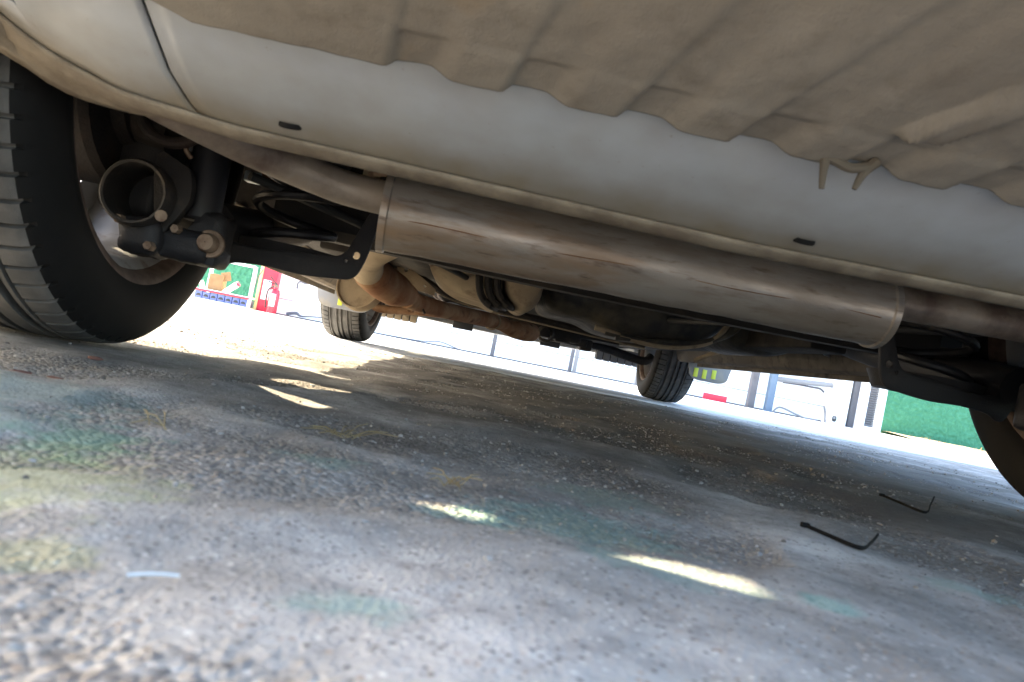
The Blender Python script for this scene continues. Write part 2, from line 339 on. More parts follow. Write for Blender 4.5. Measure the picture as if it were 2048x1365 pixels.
# pale cement apron that the front wheels stand on
m_apron = mat('pale cement floor', (.50, .51, .53), .6, layers=[((.42, .43, .45), 1.5, .45, .7), ((.36, .36, .37), 22, .58, .75)], bump=[(60, .001)])
bm = bmesh.new(); xs = np.linspace(-40, 40, 400); rows = []
for yy in (APRON_Y, APRON_Y + .05, 60):
    rows.append([bm.verts.new((x, yy + (.012 * math.sin(x * 7) + .01 * math.sin(x * 23) if yy < 4 else 0), .006 if yy > APRON_Y else .001)) for x in xs])
low = [bm.verts.new((v.co.x, v.co.y - .002, -.02)) for v in rows[0]]
for a, b_ in ((low, rows[0]), (rows[0], rows[1]), (rows[1], rows[2])):
    for i in range(len(xs) - 1): bm.faces.new((a[i], a[i + 1], b_[i + 1], b_[i]))
tag(bmobj('cement_apron', bm, m_apron, smooth=False), kind='structure')
GA = .006

# gravel: loose stones lying on the rough areas
def pebbles(name, pts, sizes, mats, seed=3):
    r = random.Random(seed); V = []; Fc = []; MI = []
    ico = bmesh.new(); bmesh.ops.create_icosphere(ico, subdivisions=1, radius=1); iv = [v.co.copy() for v in ico.verts]; ifc = [tuple(v.index for v in f.verts) for f in ico.faces]; ico.free()
    for (x, y, z), s in zip(pts, sizes):
        b0 = len(V); R = Matrix.Rotation(r.uniform(0, 6.3), 3, 'Z'); k = (r.uniform(.8, 1.3), r.uniform(.6, 1), r.uniform(.4, .75))
        for c in iv:
            j = 1 + r.uniform(-.2, .2); p = R @ Vector((c.x * k[0] * j, c.y * k[1] * j, c.z * k[2] * j)) * s
            V.append((x + p.x, y + p.y, z + p.z + s * .25))
        Fc += [(a + b0, b + b0, c + b0) for a, b, c in ifc]; MI += [r.randrange(len(mats))] * len(ifc)
    me = bpy.data.meshes.new(name); me.from_pydata(V, [], Fc)
    for m in mats: me.materials.append(m)
    me.polygons.foreach_set('material_index', MI); me.update(); return link(name, me, None)
m_st = [mat('stone ' + n_, c_, .8) for n_, c_ in (('grey', (.19, .185, .18)), ('dark', (.085, .08, .078)), ('tan', (.20, .165, .13)), ('pale', (.27, .262, .25)))]
N = 60000
px_ = RNG.uniform(-.9, 1.5, N); t_ = RNG.uniform(0, 1, N); py_ = .14 * (3.0 / .14) ** t_; keep = (np.abs(px_ - .05 * py_) < .15 + .8 * py_) & (RNG.uniform(0, 1, N) < .06 + .94 * rough_mask(px_, py_))
keep &= RNG.uniform(0, 1, N) < np.clip((py_ - .22) * 1.6, .05, 1)
px_, py_ = px_[keep][:14000], py_[keep][:14000]
sz = np.clip(RNG.lognormal(math.log(.00085), .45, len(px_)), .0004, .003) * np.clip(.75 + .35 * py_, .7, 1.5)
tag(pebbles('gravel', list(zip(px_, py_, gz(px_, py_))), sz, m_st), 'fine loose gravel scattered over the worn concrete under the car', 'gravel', kind='stuff')

# ------------------------------------------------------------------ CAR
CX = .2; YR = .87; YF = 3.30; TR = .7; TRR = .657; RW = .29; TW = .185
car = empty('parked_car', (CX, 2.0, 0))
tag(car, 'pale silver hatchback seen from below, dusty underside with long transverse muffler', 'car')
def mir(o_pts, s): return [(CX + s * (p[0] - CX), p[1], p[2]) for p in o_pts]

# --- wheels
def tyre_mesh():
    hw = TW / 2; prof = []          # (x, r, slot) from inner bead over the tread to the outer bead
    side = [(-.072, .203), (-.082, .208), (-.089, .217), (-.0925, .232), (-.0925, .247), (-.089, .263), (-.083, .276)]
    prof += [(x, r, 0) for x, r in side]
    tread = [(-.076, .2825, 1), (-.070, .2853, 1), (-.058, .2872, 1), (-.0495, .288, 1), (-.049, .288, 0), (-.0475, .284, 0), (-.0455, .284, 0), (-.0445, .2884, 0),
             (-.0405, .2885, 0), (-.040, .281, 0), (-.031, .281, 0), (-.0305, .2893, 0), (-.0135, .29, 0), (-.013, .2815, 0), (-.005, .2815, 0), (-.0045, .29, 0)]
    prof += tread + [(-x, r, s) for x, r, s in reversed(tread)] + [(-x, r, 0) for x, r in reversed(side)]
    P_ = 76; V = []; Fc = []; n = len(prof); k = 0; ang = []
    for i in range(P_):
        a = 2 * PI * i / P_; w = 2 * PI / P_
        ang += [(a, 0), (a + w * .42, 0), (a + w * .80, 0), (a + w * .805, 1), (a + w * .995, 1)]
    for a, sl_ in ang:
        for x, r, s in prof:
            rr = r - (.006 if (sl_ and s) else 0); aa = a
            V.append((x, rr * math.cos(aa), rr * math.sin(aa)))
    m = len(ang)
    for j in range(m):
        j2 = (j + 1) % m
        for i in range(n - 1): Fc.append((j * n + i, j * n + i + 1, j2 * n + i + 1, j2 * n + i))
    me = bpy.data.meshes.new('tyre'); me.from_pydata(V, [], Fc); me.update()
    me.polygons.foreach_set('use_smooth', [True] * len(me.polygons)); me.set_sharp_from_angle(angle=math.radians(28)); me.materials.append(m_tyre); me.materials.append(m_side)
    me.polygons.foreach_set('material_index', [1 if (i % (n - 1)) < 7 or (i % (n - 1)) >= n - 8 else 0 for i in range(len(me.polygons))]); return me
def RS(v): r = math.hypot(v.y, v.z); return (r + .0185) / r
def rim_mesh():                       # barrel, inner side at -x
    V, Fc = [], []
    lathe(V, Fc, [(-.074, .187), (-.082, .196), (-.086, .199), (-.087, .195), (-.083, .186), (-.07, .181), (-.062, .172), (-.03, .166), (.03, .168), (.05, .175), (.07, .182), (.083, .187), (.087, .195), (.083, .199), (.076, .19), (.05, .181), (.0, .174), (-.05, .178), (-.074, .187)], (0, 0, 0), 'X', 72)
    V = [Vector((v.x, v.y * RS(v), v.z * RS(v))) for v in V]; me = bpy.data.meshes.new('rim'); me.from_pydata(V, [], Fc); me.update(); me.polygons.foreach_set('use_smooth', [True] * len(me.polygons)); me.materials.append(m_rim); me.materials.append(m_rlip); me.polygons.foreach_set('material_index', [1 if i % 18 in (0, 1, 2, 3, 4) else 0 for i in range(len(me.polygons))]); return me
def spoke_mesh():                     # wheel face: hub disc, seven spokes, nuts
    bm = bmesh.new()
    bmesh.ops.create_cone(bm, cap_ends=True, segments=32, radius1=.055, radius2=.05, depth=.035, matrix=Matrix.Translation((.045, 0, 0)) @ Matrix.Rotation(PI / 2, 4, 'Y'))
    for i in range(4):
        R = Matrix.Rotation(2 * PI * i / 4 + .2, 3, 'X'); addbox(bm, R @ Vector((.062, .12, 0)), (.022, .15, .115), .01, R)
    rp_ = [(.056, .150), (.056, .200), (.072, .200), (.072, .150)]; rv_ = [[bm.verts.new((x, r * math.cos(a), r * math.sin(a))) for x, r in rp_] for a in np.linspace(0, 2 * PI, 49)[:-1]]
    for i in range(48):
        for r in range(4): bm.faces.new((rv_[i][r], rv_[i][(r + 1) % 4], rv_[(i + 1) % 48][(r + 1) % 4], rv_[(i + 1) % 48][r]))
    for i in range(4):
        R = Matrix.Rotation(2 * PI * i / 4, 4, 'X'); bmesh.ops.create_cone(bm, cap_ends=True, segments=6, radius1=.009, radius2=.009, depth=.02, matrix=R @ Matrix.Translation((.068, .034, 0)) @ Matrix.Rotation(PI / 2, 4, 'Y'))
    me = bpy.data.meshes.new('wheel'); bm.to_mesh(me); bm.free(); me.polygons.foreach_set('use_smooth', [True] * len(me.polygons)); me.set_sharp_from_angle(angle=math.radians(30)); me.materials.append(m_rim); return me
tm, rm_, sm_ = tyre_mesh(), rim_mesh(), spoke_mesh()
def drum_mesh(r, h0, h1):
    V, Fc = [], []; lathe(V, Fc, [(h0, .001), (h0, r * .55), (h0 + .012, r * .6), (h0 + .012, r * .95), (h0 + .02, r), (h1, r), (h1, .001)], (0, 0, 0), 'X', 48)
    me = bpy.data.meshes.new('brake_drum'); me.from_pydata(V, [], Fc); me.update(); me.polygons.foreach_set('use_smooth', [True] * len(me.polygons)); me.set_sharp_from_angle(angle=math.radians(30)); me.materials.append(m_drum); return me
bm = bmesh.new()
ctr = bm.verts.new((-.02, 0, -.02)); arc = [bm.verts.new((-.02, .17 * math.cos(a), .17 * math.sin(a))) for a in np.linspace(-.35, PI + .35, 30)]
for i in range(29): bm.faces.new((ctr, arc[i], arc[i + 1]))
bmesh.ops.solidify(bm, geom=bm.faces[:], thickness=.003); shm = bpy.data.meshes.new('sun_block_plate'); bm.to_mesh(shm); bm.free(); shm.materials.append(m_drum)  # half disc added to block sun coming through the upper wheel
dm = drum_mesh(.112, -.055, .03); dsk = drum_mesh(.125, -.03, .03)
for (sx, yy, front) in ((-1, YR, 0), (1, YR, 0), (-1, YF, 1), (1, YF, 1)):
    o = bpy.data.objects.new('wheel', sm_); COL.objects.link(o); o.parent = car
    o.location = Vector((CX + sx * (TR if front else TRR), yy, RW + (GA if front else .0005))) - car.location
    ang = 0 if sx > 0 else PI
    o.rotation_euler = (-.288 if sx < 0 else .5, 0, ang + (math.radians(-4) if front else 0))
    for nm, md in (('tyre', tm), ('rim', rm_), ('brake_disc' if front else 'brake_drum', dsk if front else dm)):
        c = bpy.data.objects.new(nm, md); COL.objects.link(c); c.parent = o
    if not front:
        c = bpy.data.objects.new('sun_block_plate', shm); COL.objects.link(c); c.parent = o; c.rotation_euler = (-o.rotation_euler.x, 0, 0)
# --- rear bumper: painted lower skin with a turned-in lip
def bump_profile(ax):
    """rows (Y, Z) from the tail face down to the front lip, for half-width coordinate ax >= 0"""
    ez = np.interp(ax, [0, .40, .483, .53, .552, .566, .62, .70, .76, .80], [.200, .206, .213, .226, .237, .246, .255, .262, .27, .275])
    ey = np.interp(ax, [0, .40, .50, .566, .58, .60, .64, .70, .80], [.585, .585, .58, .55, .49, .42, .38, .36, .40])
    bend = .30 * max(0, ax / .8) ** 5
    q = [(.16, .64), (.135, .52), (.14, .43), (.17, .385), (.235, .345), (.33, .306), (.40, .278), (.455, .2575), (.50, .237), (.535, .2215), (.56, .2115), (.576, .2045), (.583, .2015)]
    out = []
    for y, z in q:
        t = (y - .13) / (.583 - .13)
        Y = y + bend * (1 - t) + (ey - .585) * t
        Z = z + (ez - .2015) * min(1, max(0, t * 1.15 - .15)) * (1 if ez > .2015 else 1)
        out.append((Y, Z))
    return out
def bump_sheet(xa, xb, n, seam_a=False, seam_b=False):
    V, Fc = [], []; R_ = len(bump_profile(0))
    shift = [0] * R_
    for i in range(n + 1):
        for r in range(R_):
            a, b_ = xa, xb
            sft = .0 + (0.012 * max(0, (r - 9)) ** 1.2 / 2.5 if r > 9 else 0)
            if seam_a: a = xa + (sft if xa < 0 else -sft)
            if seam_b: b_ = xb + (sft if xb < 0 else -sft)
            xl = a + (b_ - a) * i / n; y, z = bump_profile(abs(xl))[r]; V.append((CX + xl, y, z))
    for i in range(n):
        for r in range(R_ - 1):
            f = (i * R_ + r, i * R_ + r + 1, (i + 1) * R_ + r + 1, (i + 1) * R_ + r)
            c = sum((Vector(V[k]) for k in f), Vector()) / 4
            if .530 < abs(c.x - CX) < .66 and .405 < c.y < .505 and c.z < .33: continue      # unseen notch by the wheel arch, added to let a sun patch through
            Fc.append(f)
    return V, Fc
def solid(o, t, off=1):
    md = o.modifiers.new('solid', 'SOLIDIFY'); md.thickness = t; md.offset = off; return o
SEAM = .437
def dust_attr(o):
    me = o.data; at_ = me.attributes.new('dust', 'FLOAT', 'POINT')
    q = [0, 0, 0, 0, 0, .1, .2, .25, .06, .30, .80, 1, 1]
    at_.data.foreach_set('value', [q[v.index % 13] for v in me.vertices])
for s in (-1, 1):                               # dark backing behind each joint
    V = []; Fc = []
    for r in range(13):
        sft = 0.012 * max(0, (r - 9)) ** 1.2 / 2.5 if r > 9 else 0
        for d in (-.012, .012):
            xl = s * (SEAM - sft) + d; y, z = bump_profile(abs(xl))[r]; V.append((CX + xl, y + .002, z + .0035))
    for r in range(12): Fc.append((2 * r, 2 * r + 1, 2 * r + 3, 2 * r + 2))
    mesh('joint_backing', V, Fc, m_trim, car)
bc = mesh('rear_bumper', *bump_sheet(-SEAM + .0015, SEAM - .0015, 60, True, True), m_bump, car, sharp=80); solid(bc, .003, 0); dust_attr(bc)
for s in (-1, 1):
    a, b_ = (-.80, -SEAM - .0015) if s < 0 else (SEAM + .0015, .80)
    k = mesh('bumper_corner', *bump_sheet(a, b_, 60, s > 0, s < 0), m_bump, car, sharp=80); solid(k, .003, 0); dust_attr(k)
# turned-in lip: dusty flange with a bead
V, Fc = [], []; n = 90; lipn = 7
for i in range(n + 1):
    xl = -.574 + 1.148 * i / n; y, z = bump_profile(abs(xl))[-1]
    for (dy, dz) in [(-.012, .0015), (-.008, -.0010), (-.001, -.0042), (.006, -.0045), (.010, -.001), (.018, -.0015), (.028, .002)]:
        k_ = float(sstep(.44, .575, abs(xl))) * (1 if abs(xl) < .6 else 0); V.append((CX + xl, y + dy + max(0, dy) * .3 * k_, z + dz - max(0, dy + .001) * .85 * k_))
for i in range(n):
    for r in range(lipn - 1): Fc.append((i * lipn + r, i * lipn + r + 1, (i + 1) * lipn + r + 1, (i + 1) * lipn + r))
lip = mesh('bumper_lip', V, Fc, m_lip, car, sharp=60); solid(lip, .002, 0)
# clip holes: black plug discs with a ring, set in the lip
for px, py in ((585, 257), (1600, 482)):
    p = at(px, py, .568); V, Fc = [], []
    yy, zz = bump_profile(abs(p.x - CX))[10]; nrm = Vector((0, -.42, -.9)).normalized()
    R = nrm.to_track_quat('Z', 'Y').to_matrix()
    lathe(V, Fc, [(.0012, .0001), (.0012, .0074), (.0004, .0082), (-.003, .0083)], (0, 0, 0), 'Z', 24)
    q0 = Vector((p.x, yy + .001, zz - .0019))
    R = Matrix.Rotation(math.radians(24), 3, 'X')
    h = mesh('clip_hole', [R @ Vector((v.x * 1.05, v.y * .62, -v.z)) + q0 for v in V], Fc, m_side, car)
# small screw stub beside the left hole
tube('screw_stub', [at(577, 262, .585), at(577, 287, .588)], [.003, .0022], m_lip, car, 8)

# --- ribbed dusty panel behind the bumper skin (corrugated, with a step and a long ridge)
def rib_z(X, Y):
    t = (.465 - Y)
    z = .2425 + .255 * t + .06 * t * t
    ph = (X + .082 + (.16 + .6 * (X + .1)) * (Y - .465)) / .0735
    fr = ph - np.floor(ph)
    wv = sstep(.0, .10, fr) - sstep(.38, .62, fr)
    fade = sstep(-.115, -.06, X)
    z = z + .0025 * wv * fade
    st = sstep(.0, .010, (.437 + .004 * wv) - Y); z = z + (.0026 * (1 - st) * wv - .0012 * (1 - st) * (1 - wv)) * fade
    # ridge on the right
    rx = .2365 + .62 * (.42 - Y) * .9
    d = np.abs(X - rx); e = sstep(.427, .415, Y); z = z - .010 * e * (1 - sstep(.008, .0135, d))
    z = z + .0009 * pnoise(X * 60, Y * 60)
    return z
xs = np.linspace(-.245, .66, 420); ys = np.concatenate([np.linspace(.17, .38, 24), np.linspace(.384, .467, 70)])
XX, YY = np.meshgrid(xs, ys)
frx = (XX + .082) / .0735; frx = frx - np.floor(frx); wv = (sstep(.0, .12, frx) - sstep(.38, .62, frx)) * sstep(-.115, -.06, XX)
YY = np.where(np.arange(len(ys))[:, None] > 60, YY - .0005 * wv * ((np.arange(len(ys))[:, None] - 60) / 33.0), YY)
left_in = np.clip((-.20 - XX) / .045, 0, 1) * .03; YY = YY - left_in * sstep(.40, .467, YY)
ZZ = rib_z(XX, YY); ZZ = ZZ + sstep(.19, .17, YY) * .02
V = np.stack([XX, YY, ZZ], -1).reshape(-1, 3); k = np.arange(XX.size).reshape(XX.shape)
Fc = np.stack([k[:-1, :-1], k[:-1, 1:], k[1:, 1:], k[1:, :-1]], -1).reshape(-1, 4).tolist()
rp = mesh('ribbed_under_panel', V, Fc, m_brown, car, sharp=70); solid(rp, .0035, 0)
# dangling two-pronged clip
cl = Vector((.205, .463, .243))
V, Fc = [], []
addtube(V, Fc, spline([at(1655, 300, .462), at(1648, 335, .463), at(1643, 378, .464)], 5), np.linspace(.0042, .0018, 11).tolist(), 8)
addtube(V, Fc, spline([at(1752, 322, .462), at(1728, 345, .463), at(1708, 379, .464)], 5), np.linspace(.0046, .0016, 11).tolist(), 8)
addtube(V, Fc, spline([at(1650, 312, .462), at(1672, 322, .462), at(1700, 336, .462), at(1735, 334, .462)], 5), .0034, 8)
mesh('broken_clip', V, Fc, mat('dusty clip plastic', (.105, .088, .068), .9, spec=.2), car)

# --- muffler and pipes
MY, MZ, MR = .78, .2, .0405; mx0, mx1 = -.107, .449
V, Fc = [], []
prof = [(mx0 + .004, .018), (mx0 - .002, .024), (mx0 + .002, .036), (mx0 - .001, MR + .0002), (mx0 - .001, MR + .0022), (mx0 + .006, MR + .0024), (mx0 + .0075, MR)]
mid = [(x, MR - .0005 + .0004 * math.sin(x * 40) + .0003 * math.sin(x * 131)) for x in np.linspace(mx0 + .02, mx1 - .02, 24)]
prof2 = prof + mid + [(mx1 - .0075, MR), (mx1 - .006, MR + .0024), (mx1 + .001, MR + .0022), (mx1 + .001, MR + .0002), (mx1 - .002, .036), (mx1 + .002, .024), (mx1 - .004, .018)]
lathe(V, Fc, prof2, (0, MY, MZ), 'X', 64)
MT = Matrix.Translation((mx0, MY, MZ)) @ Matrix.Rotation(math.radians(3.2), 4, 'Z') @ Matrix.Rotation(math.radians(-.8), 4, 'Y') @ Matrix.Translation((-mx0, -MY, -MZ))
muf = mesh('muffler', [MT @ Vector(v) for v in V], Fc, m_steel, car, sharp=40)
tube('weld_seam', [MT @ Vector((x, MY - .0395 * math.cos(.30 + .03 * math.sin(x * 30)), MZ - .0402 * math.sin(.30 + .03 * math.sin(x * 30)))) for x in np.linspace(mx0 + .02, mx1 - .02, 60)], .0006, m_rust, muf, 6)
def ringed_pipe(name, pts, rad, n=8, m=m_pipe): return tube(name, pts, rad, m, car, 24, True, n)
ringed_pipe('tail_pipe', [(mx0 + .01, .78, .2125), at(700, 379, .77), at(640, 357, .755), at(560, 322, .73), at(480, 283, .70), at(400, 238, .67), at(300, 178, .64), at(190, 105, .62)], [.0175, .0175, .0172, .0175, .0185, .020, .022, .022])
ringed_pipe('inlet_pipe', [(mx1 - .01, .81, .220), (.50, .81, .2225), (.60, .81, .2245), (.66, .82, .229), (.69, .87, .25), (.69, 1.0, .31), (.64, 1.2, .34), (.5, 1.45, .30)], [.0195] * 8)
for px, py in ((770, 400), (1806, 600)):
    p = at(px, py, .78)
tube('hanger_rod', [at(742, 350, .80), at(752, 346, .79), (mx0 + .02, .78, .243)], .004, m_bolt, car, 8)
box('hanger_block', at(728, 372, .80) + Vector((-.004, 0, .004)), at(748, 345, .82) + Vector((.008, .012, .004)), m_beige, car, .003)
tube('hanger_rod', [at(1905, 575, .80), at(1925, 578, .80), at(1960, 592, .80)], .006, m_rust, car, 8)

# --- rear suspension, both sides (points given for the left side, mirrored for the right)
def side_plate(name, pxs, Y, th, m, s, holes=(), sm=4, parent=None):
    ol = [at(x, y, Y) for x, y in pxs]; pts = [(CX + s * (p.x - CX) * (-1 if False else 1), p.z) for p in ol]
    hs = []
    for (x, y, r) in holes:
        p = at(x, y, Y); hs.append(circ(CX + s * (p.x - CX), p.z, r))
    return plate(name, smooth_closed(pts, sm), th, m, parent or car, hs, 'XZ', Y, bev=.0012)
for s in (1, -1):                            # s=1: as measured on the left; s=-1: mirrored to the right
    mm = lambda p: Vector((CX + s * (p[0] - CX), p[1], p[2]))
    # trailing arm tube with open end and bracket
    V, Fc = [], []; c = mm((-.366, .80, .170))
    lathe(V, Fc, [(.085, .030), (.02, .0302), (.004, .0298), (0, .0305), (-.001, .033), (.003, .0355), (.085, .0355), (.085, .030)], c, 'Y', 40)
    arm = mesh('arm_tube', V, Fc, m_armt, car)
    plate('tube_bracket', [(mm((x, 0, 0)).x, z) for x, z in smooth_closed([(-.335, .212), (-.322, .203), (-.318, .178), (-.322, .165), (-.333, .145), (-.345, .137), (-.36, .215)], 3)], .012, m_armt, arm, (), 'XZ', c.y + .03, bev=.001)
    tube('clamp_bolt', [mm(at(322, 432, .80)), mm(at(322, 432, .83))], .0062, m_bolt, car, 10)
    # knuckle casting under the tube
    bm = bmesh.new()
    addbox(bm, mm((-.360, .842, .128)), (.045, .06, .04), .010); addbox(bm, mm((-.322, .852, .128)), (.06, .05, .035), .010); addbox(bm, mm((-.30, .865, .14)), (.035, .05, .06), .008)
    addbox(bm, mm((-.40, .90, .2)), (.07, .08, .10), .012)
    bmesh.ops.subdivide_edges(bm, edges=[e for e in bm.edges if e.calc_length() > .012], cuts=4, use_grid_fill=True)
    for v in bm.verts:
        q = v.co; d_ = float(pnoise(np.array([q.x * 70 + q.z * 50]), np.array([q.y * 70 - q.z * 40]))[0]); v.co += Vector((.0025, .0025, .003)) * d_
    kn = bmobj('axle_knuckle', bm, m_black, car, sharp=50)
    for bx_, bz_ in ((-.378, .140), (-.343, .118), (-.325, .142)): rot_obj('knuckle_bolt', [(-.008, .0005), (-.008, .0045), (-.006, .0052), (.004, .0052), (.004, .0005)], mm((bx_, .812 if bx_ < -.34 else .826, bz_)), 'Y', m_bolt, kn, 6)
    tube('brake_pipe', [mm((-.30, .86, .30)), mm((-.335, .835, .24)), mm((-.330, .838, .222))], .0028, m_bolt, car, 8, True, 5)
    # axle stub to the wheel
    tube('axle_stub', [mm((-.36, .87, .26)), mm((-.47, .87, RW))], [.035, .05], m_drum, car, 20)
    # shock absorber: body, rod boot, lower eye
    sb = tube('shock_absorber', [mm((-.3155, .86, .158)), mm((-.3155, .86, .161)), mm((-.317, .862, .20)), mm((-.320, .866, .26)), mm((-.324, .87, .33)), mm((-.328, .875, .43))], [.0175, .0205, .021, .0205, .02, .02], m_rubber, car, 24)
    rot_obj('lower_eye', [(-.022, .006), (-.022, .019), (.022, .019), (.022, .006)], mm((-.303, .862, .137)), 'Y', m_black, sb, 24)
    rot_obj('eye_bolt', [(-.045, .0005), (-.045, .0085), (-.040, .0105), (-.030, .0105), (-.030, .015), (-.026, .0155), (-.026, .0005)], mm(at(437, 495, .865)), 'Y', m_bolt, sb, 20)
    # spring seat: face plate and pan
    seat = side_plate('spring_seat', [(432, 470), (470, 486), (520, 500), (600, 507), (668, 515), (694, 504), (712, 478), (744, 428), (760, 432), (738, 500), (717, 543), (698, 557), (668, 556), (600, 548), (530, 531), (470, 524), (438, 530), (425, 500)], .955, .004, m_black, s, [(713, 512, .006), (692, 523, .0035)], 4)
    V, Fc = [], []; pc = mm((-.255, 1.03, .150))
    lathe(V, Fc, [(.012, .078), (.0, .072), (-.012, .068), (-.012, .02), (-.004, .018), (-.004, .066)], pc, 'Z', 36); mesh('seat_pan', V, Fc, m_black, seat)
    # coil spring
    n = 150; pts = []
    for i in range(n):
        t = i / (n - 1); a = 2 * PI * 4.2 * t * (1 if s > 0 else -1) + 1.4; rr = .052
        pts.append(pc + Vector((rr * math.cos(a), rr * math.sin(a), .0 + .21 * t)))
    tube('coil_spring', pts, .0068, m_pipe if False else m_rubber, car, 10)
    # trailing arm box running forward to the body
    V, Fc = [], []; addtube(V, Fc, spline([mm((-.335, .95, .165)), mm((-.325, 1.15, .19)), mm((-.335, 1.4, .23)), mm((-.36, 1.52, .25))], 6), [.03] * 19, 12, True, 1.0); mesh('trailing_arm', V, Fc, m_black, car)
    # upper spring cup / bracket ring above the shock
    rot_obj('spring_cup', [(-.02, .055), (.02, .06), (.02, .075), (-.02, .07), (-.02, .055)], mm((-.255, 1.03, .36)), 'Z', m_dark, car, 32)
    V, Fc = [], []; c = mm((-.352, .83, .262)); pts = [c + Vector((.034 * math.cos(a) * s, .004 * math.sin(a), .030 * math.sin(a))) for a in np.linspace(PI * .95, PI * 2.1, 20)]
    tube('brake_hose', pts + [mm((-.30, .84, .30)), mm((-.29, .85, .40))], .0065, m_rust if False else m_drum, car, 10)
    # inner wheel house and arch liner
    V, Fc = [], []
    for i in range(25):
        a = PI * i / 24; y = YR + .372 * math.cos(a); z = .30 + .372 * math.sin(a)
        for x in (-.8, -.32): V.append(mm((CX + (x + .0), y, z)))
    for i in range(24): Fc.append((2 * i, 2 * i + 1, 2 * i + 3, 2 * i + 2))
# torsion beam
V, Fc = [], []
for X in np.linspace(-.30, .70, 21):
    e = abs(X - .2) / .5; zb = .1865 + .006 * e ** 2; t_ = .07
    for y, z in ((1.08, zb + t_), (1.08, zb + .014), (1.095, zb), (1.125, zb), (1.14, zb + .014), (1.14, zb + t_)): V.append((X, y, z))
for i in range(20):
    for r in range(6): Fc.append((i * 6 + r, i * 6 + (r + 1) % 6, (i + 1) * 6 + (r + 1) % 6, (i + 1) * 6 + r))
mesh('torsion_beam', V, Fc, m_dark, car)

# --- body shell
BELT = .93
def plan(Y):
    a = np.interp(Y, [.12, .3, .6, 1.2, 2.6, 3.2, 3.6, 3.86], [.70, .775, .81, .825, .825, .80, .73, .55]); return float(a)
def sidex(Y, z): return plan(Y) * float(np.interp(z, [.15, .25, .45, .70, .95], [.955, .975, 1.0, .995, .955]))
AR = .39
def zlow(Y):
    b0 = float(np.interp(Y, [.1, .16, .25, .5, .55, 1.2], [.42, .34, .24, .172, .172, .172])) if Y < YR else float(np.interp(Y, [1.2, 3.0, 3.62, 3.86], [.215, .215, .20, .24]))
    for yc in (YR, YF):
        d = abs(Y - yc)
        if d < AR: b0 = max(b0 if Y < YR and Y < .6 and False else .185, .30 + math.sqrt(max(0, AR * AR - d * d))) if True else b0
    return b0
cols = sorted(set(np.round(np.concatenate([np.linspace(.16, 3.8, 70)] + [yc + AR * np.cos(np.linspace(0, PI, 33)) for yc in (YR, YF)]), 4)))
for s in (-1, 1):
    V, Fc = [], []; R_ = 9
    for Y in cols:
        z0 = min(zlow(Y), BELT - .05)
        for r in range(R_):
            z = z0 + (BELT - z0) * r / (R_ - 1); V.append((CX + s * sidex(Y, z), Y, z))
        # inward return of the lower edge
    nb = R_
    for i in range(len(cols) - 1):
        for r in range(R_ - 1): Fc.append((i * R_ + r, i * R_ + r + 1, (i + 1) * R_ + r + 1, (i + 1) * R_ + r))
    o = mesh('body_side', V, Fc, m_white, car, sharp=40); solid(o, .012, -1)
    # arch lips and inner wheel houses
    for yc in (YR, YF):
        V, Fc = [], []; ai = np.linspace(-.02 if yc == YF else .0, PI, 30)
        for a in ai:
            y = yc + (AR - .001) * math.cos(a); z = .30 + (AR - .001) * math.sin(a); xo = sidex(y, z) - .004
            xin = .47
            for x, dr in ((xo, 0), (xo - .03, .004), (xin, .03), (xin, .12)):
                V.append((CX + s * x, yc + (AR + dr) * math.cos(a), .30 + (AR + dr) * math.sin(a)))
        for i in range(len(ai) - 1):
            if yc == YR and ai[i] > 2.05: continue        # liner missing behind the rear wheel
            for r in range(3): Fc.append((i * 4 + r, i * 4 + r + 1, (i + 1) * 4 + r + 1, (i + 1) * 4 + r))
        o = mesh('wheel_arch_liner', V, Fc, m_dark, car); solid(o, .003, 0)
        V, Fc = [], []
        aa = np.linspace(0, PI, 30)
        for a in aa:
            y = yc + AR * math.cos(a); z = .30 + AR * math.sin(a); xo = sidex(y, z)
            for dx, dr in ((.002, .012), (.003, .0), (-.018, -.001), (-.018, .006)): V.append((CX + s * (xo + dx), yc + (AR + dr) * math.cos(a), .30 + (AR + dr) * math.sin(a)))
        for i in range(29):
            for r in range(3): Fc.append((i * 4 + r, i * 4 + r + 1, (i + 1) * 4 + r + 1, (i + 1) * 4 + r))
        mesh('arch_lip', V, Fc, m_white, car)
# upper body: tail, roof, screen, bonnet
RY = [.17, .19, .24, .33, .45, .75, 1.3, 2.0, 2.45, 2.75, 3.0, 3.1, 3.4, 3.7, 3.82]
RZ = [.93, 1.02, 1.20, 1.36, 1.45, 1.50, 1.52, 1.51, 1.44, 1.28, 1.08, 1.03, .99, .93, .88]
def roofz(Y): return float(np.interp(Y, RY, RZ))
def top_pt(Y, t, s):                           # t 0 at belt, 1 at roof centre line
    zr = roofz(Y); xb = sidex(Y, BELT); h = max(zr - BELT, 0); k = min(1, h / .5)
    prof = [(0, 0, 0), (.35, .5, .08), (.62, .86, .20), (.75, .96, .32), (1, 1, 1)]
    tz = np.interp(t, [p[0] for p in prof], [p[1] for p in prof]); tx = np.interp(t, [p[0] for p in prof], [p[2] for p in prof])
    xx = xb * (1 - tx) if tx < .99 else 0
    return (CX + s * xx, Y, BELT + h * tz)
V, Fc = [], []; tc = sorted(set(RY + list(np.linspace(.17, 3.82, 40)))); tt = list(np.linspace(0, 1, 17))
ring = [(t, -1) for t in tt] + [(t, 1) for t in reversed(tt[:-1])]
for Y in tc:
    for t, s in ring: V.append(top_pt(Y, t, s))
L_ = len(ring)
for i in range(len(tc) - 1):
    for r in range(L_ - 1): Fc.append((i * L_ + r, i * L_ + r + 1, (i + 1) * L_ + r + 1, (i + 1) * L_ + r))
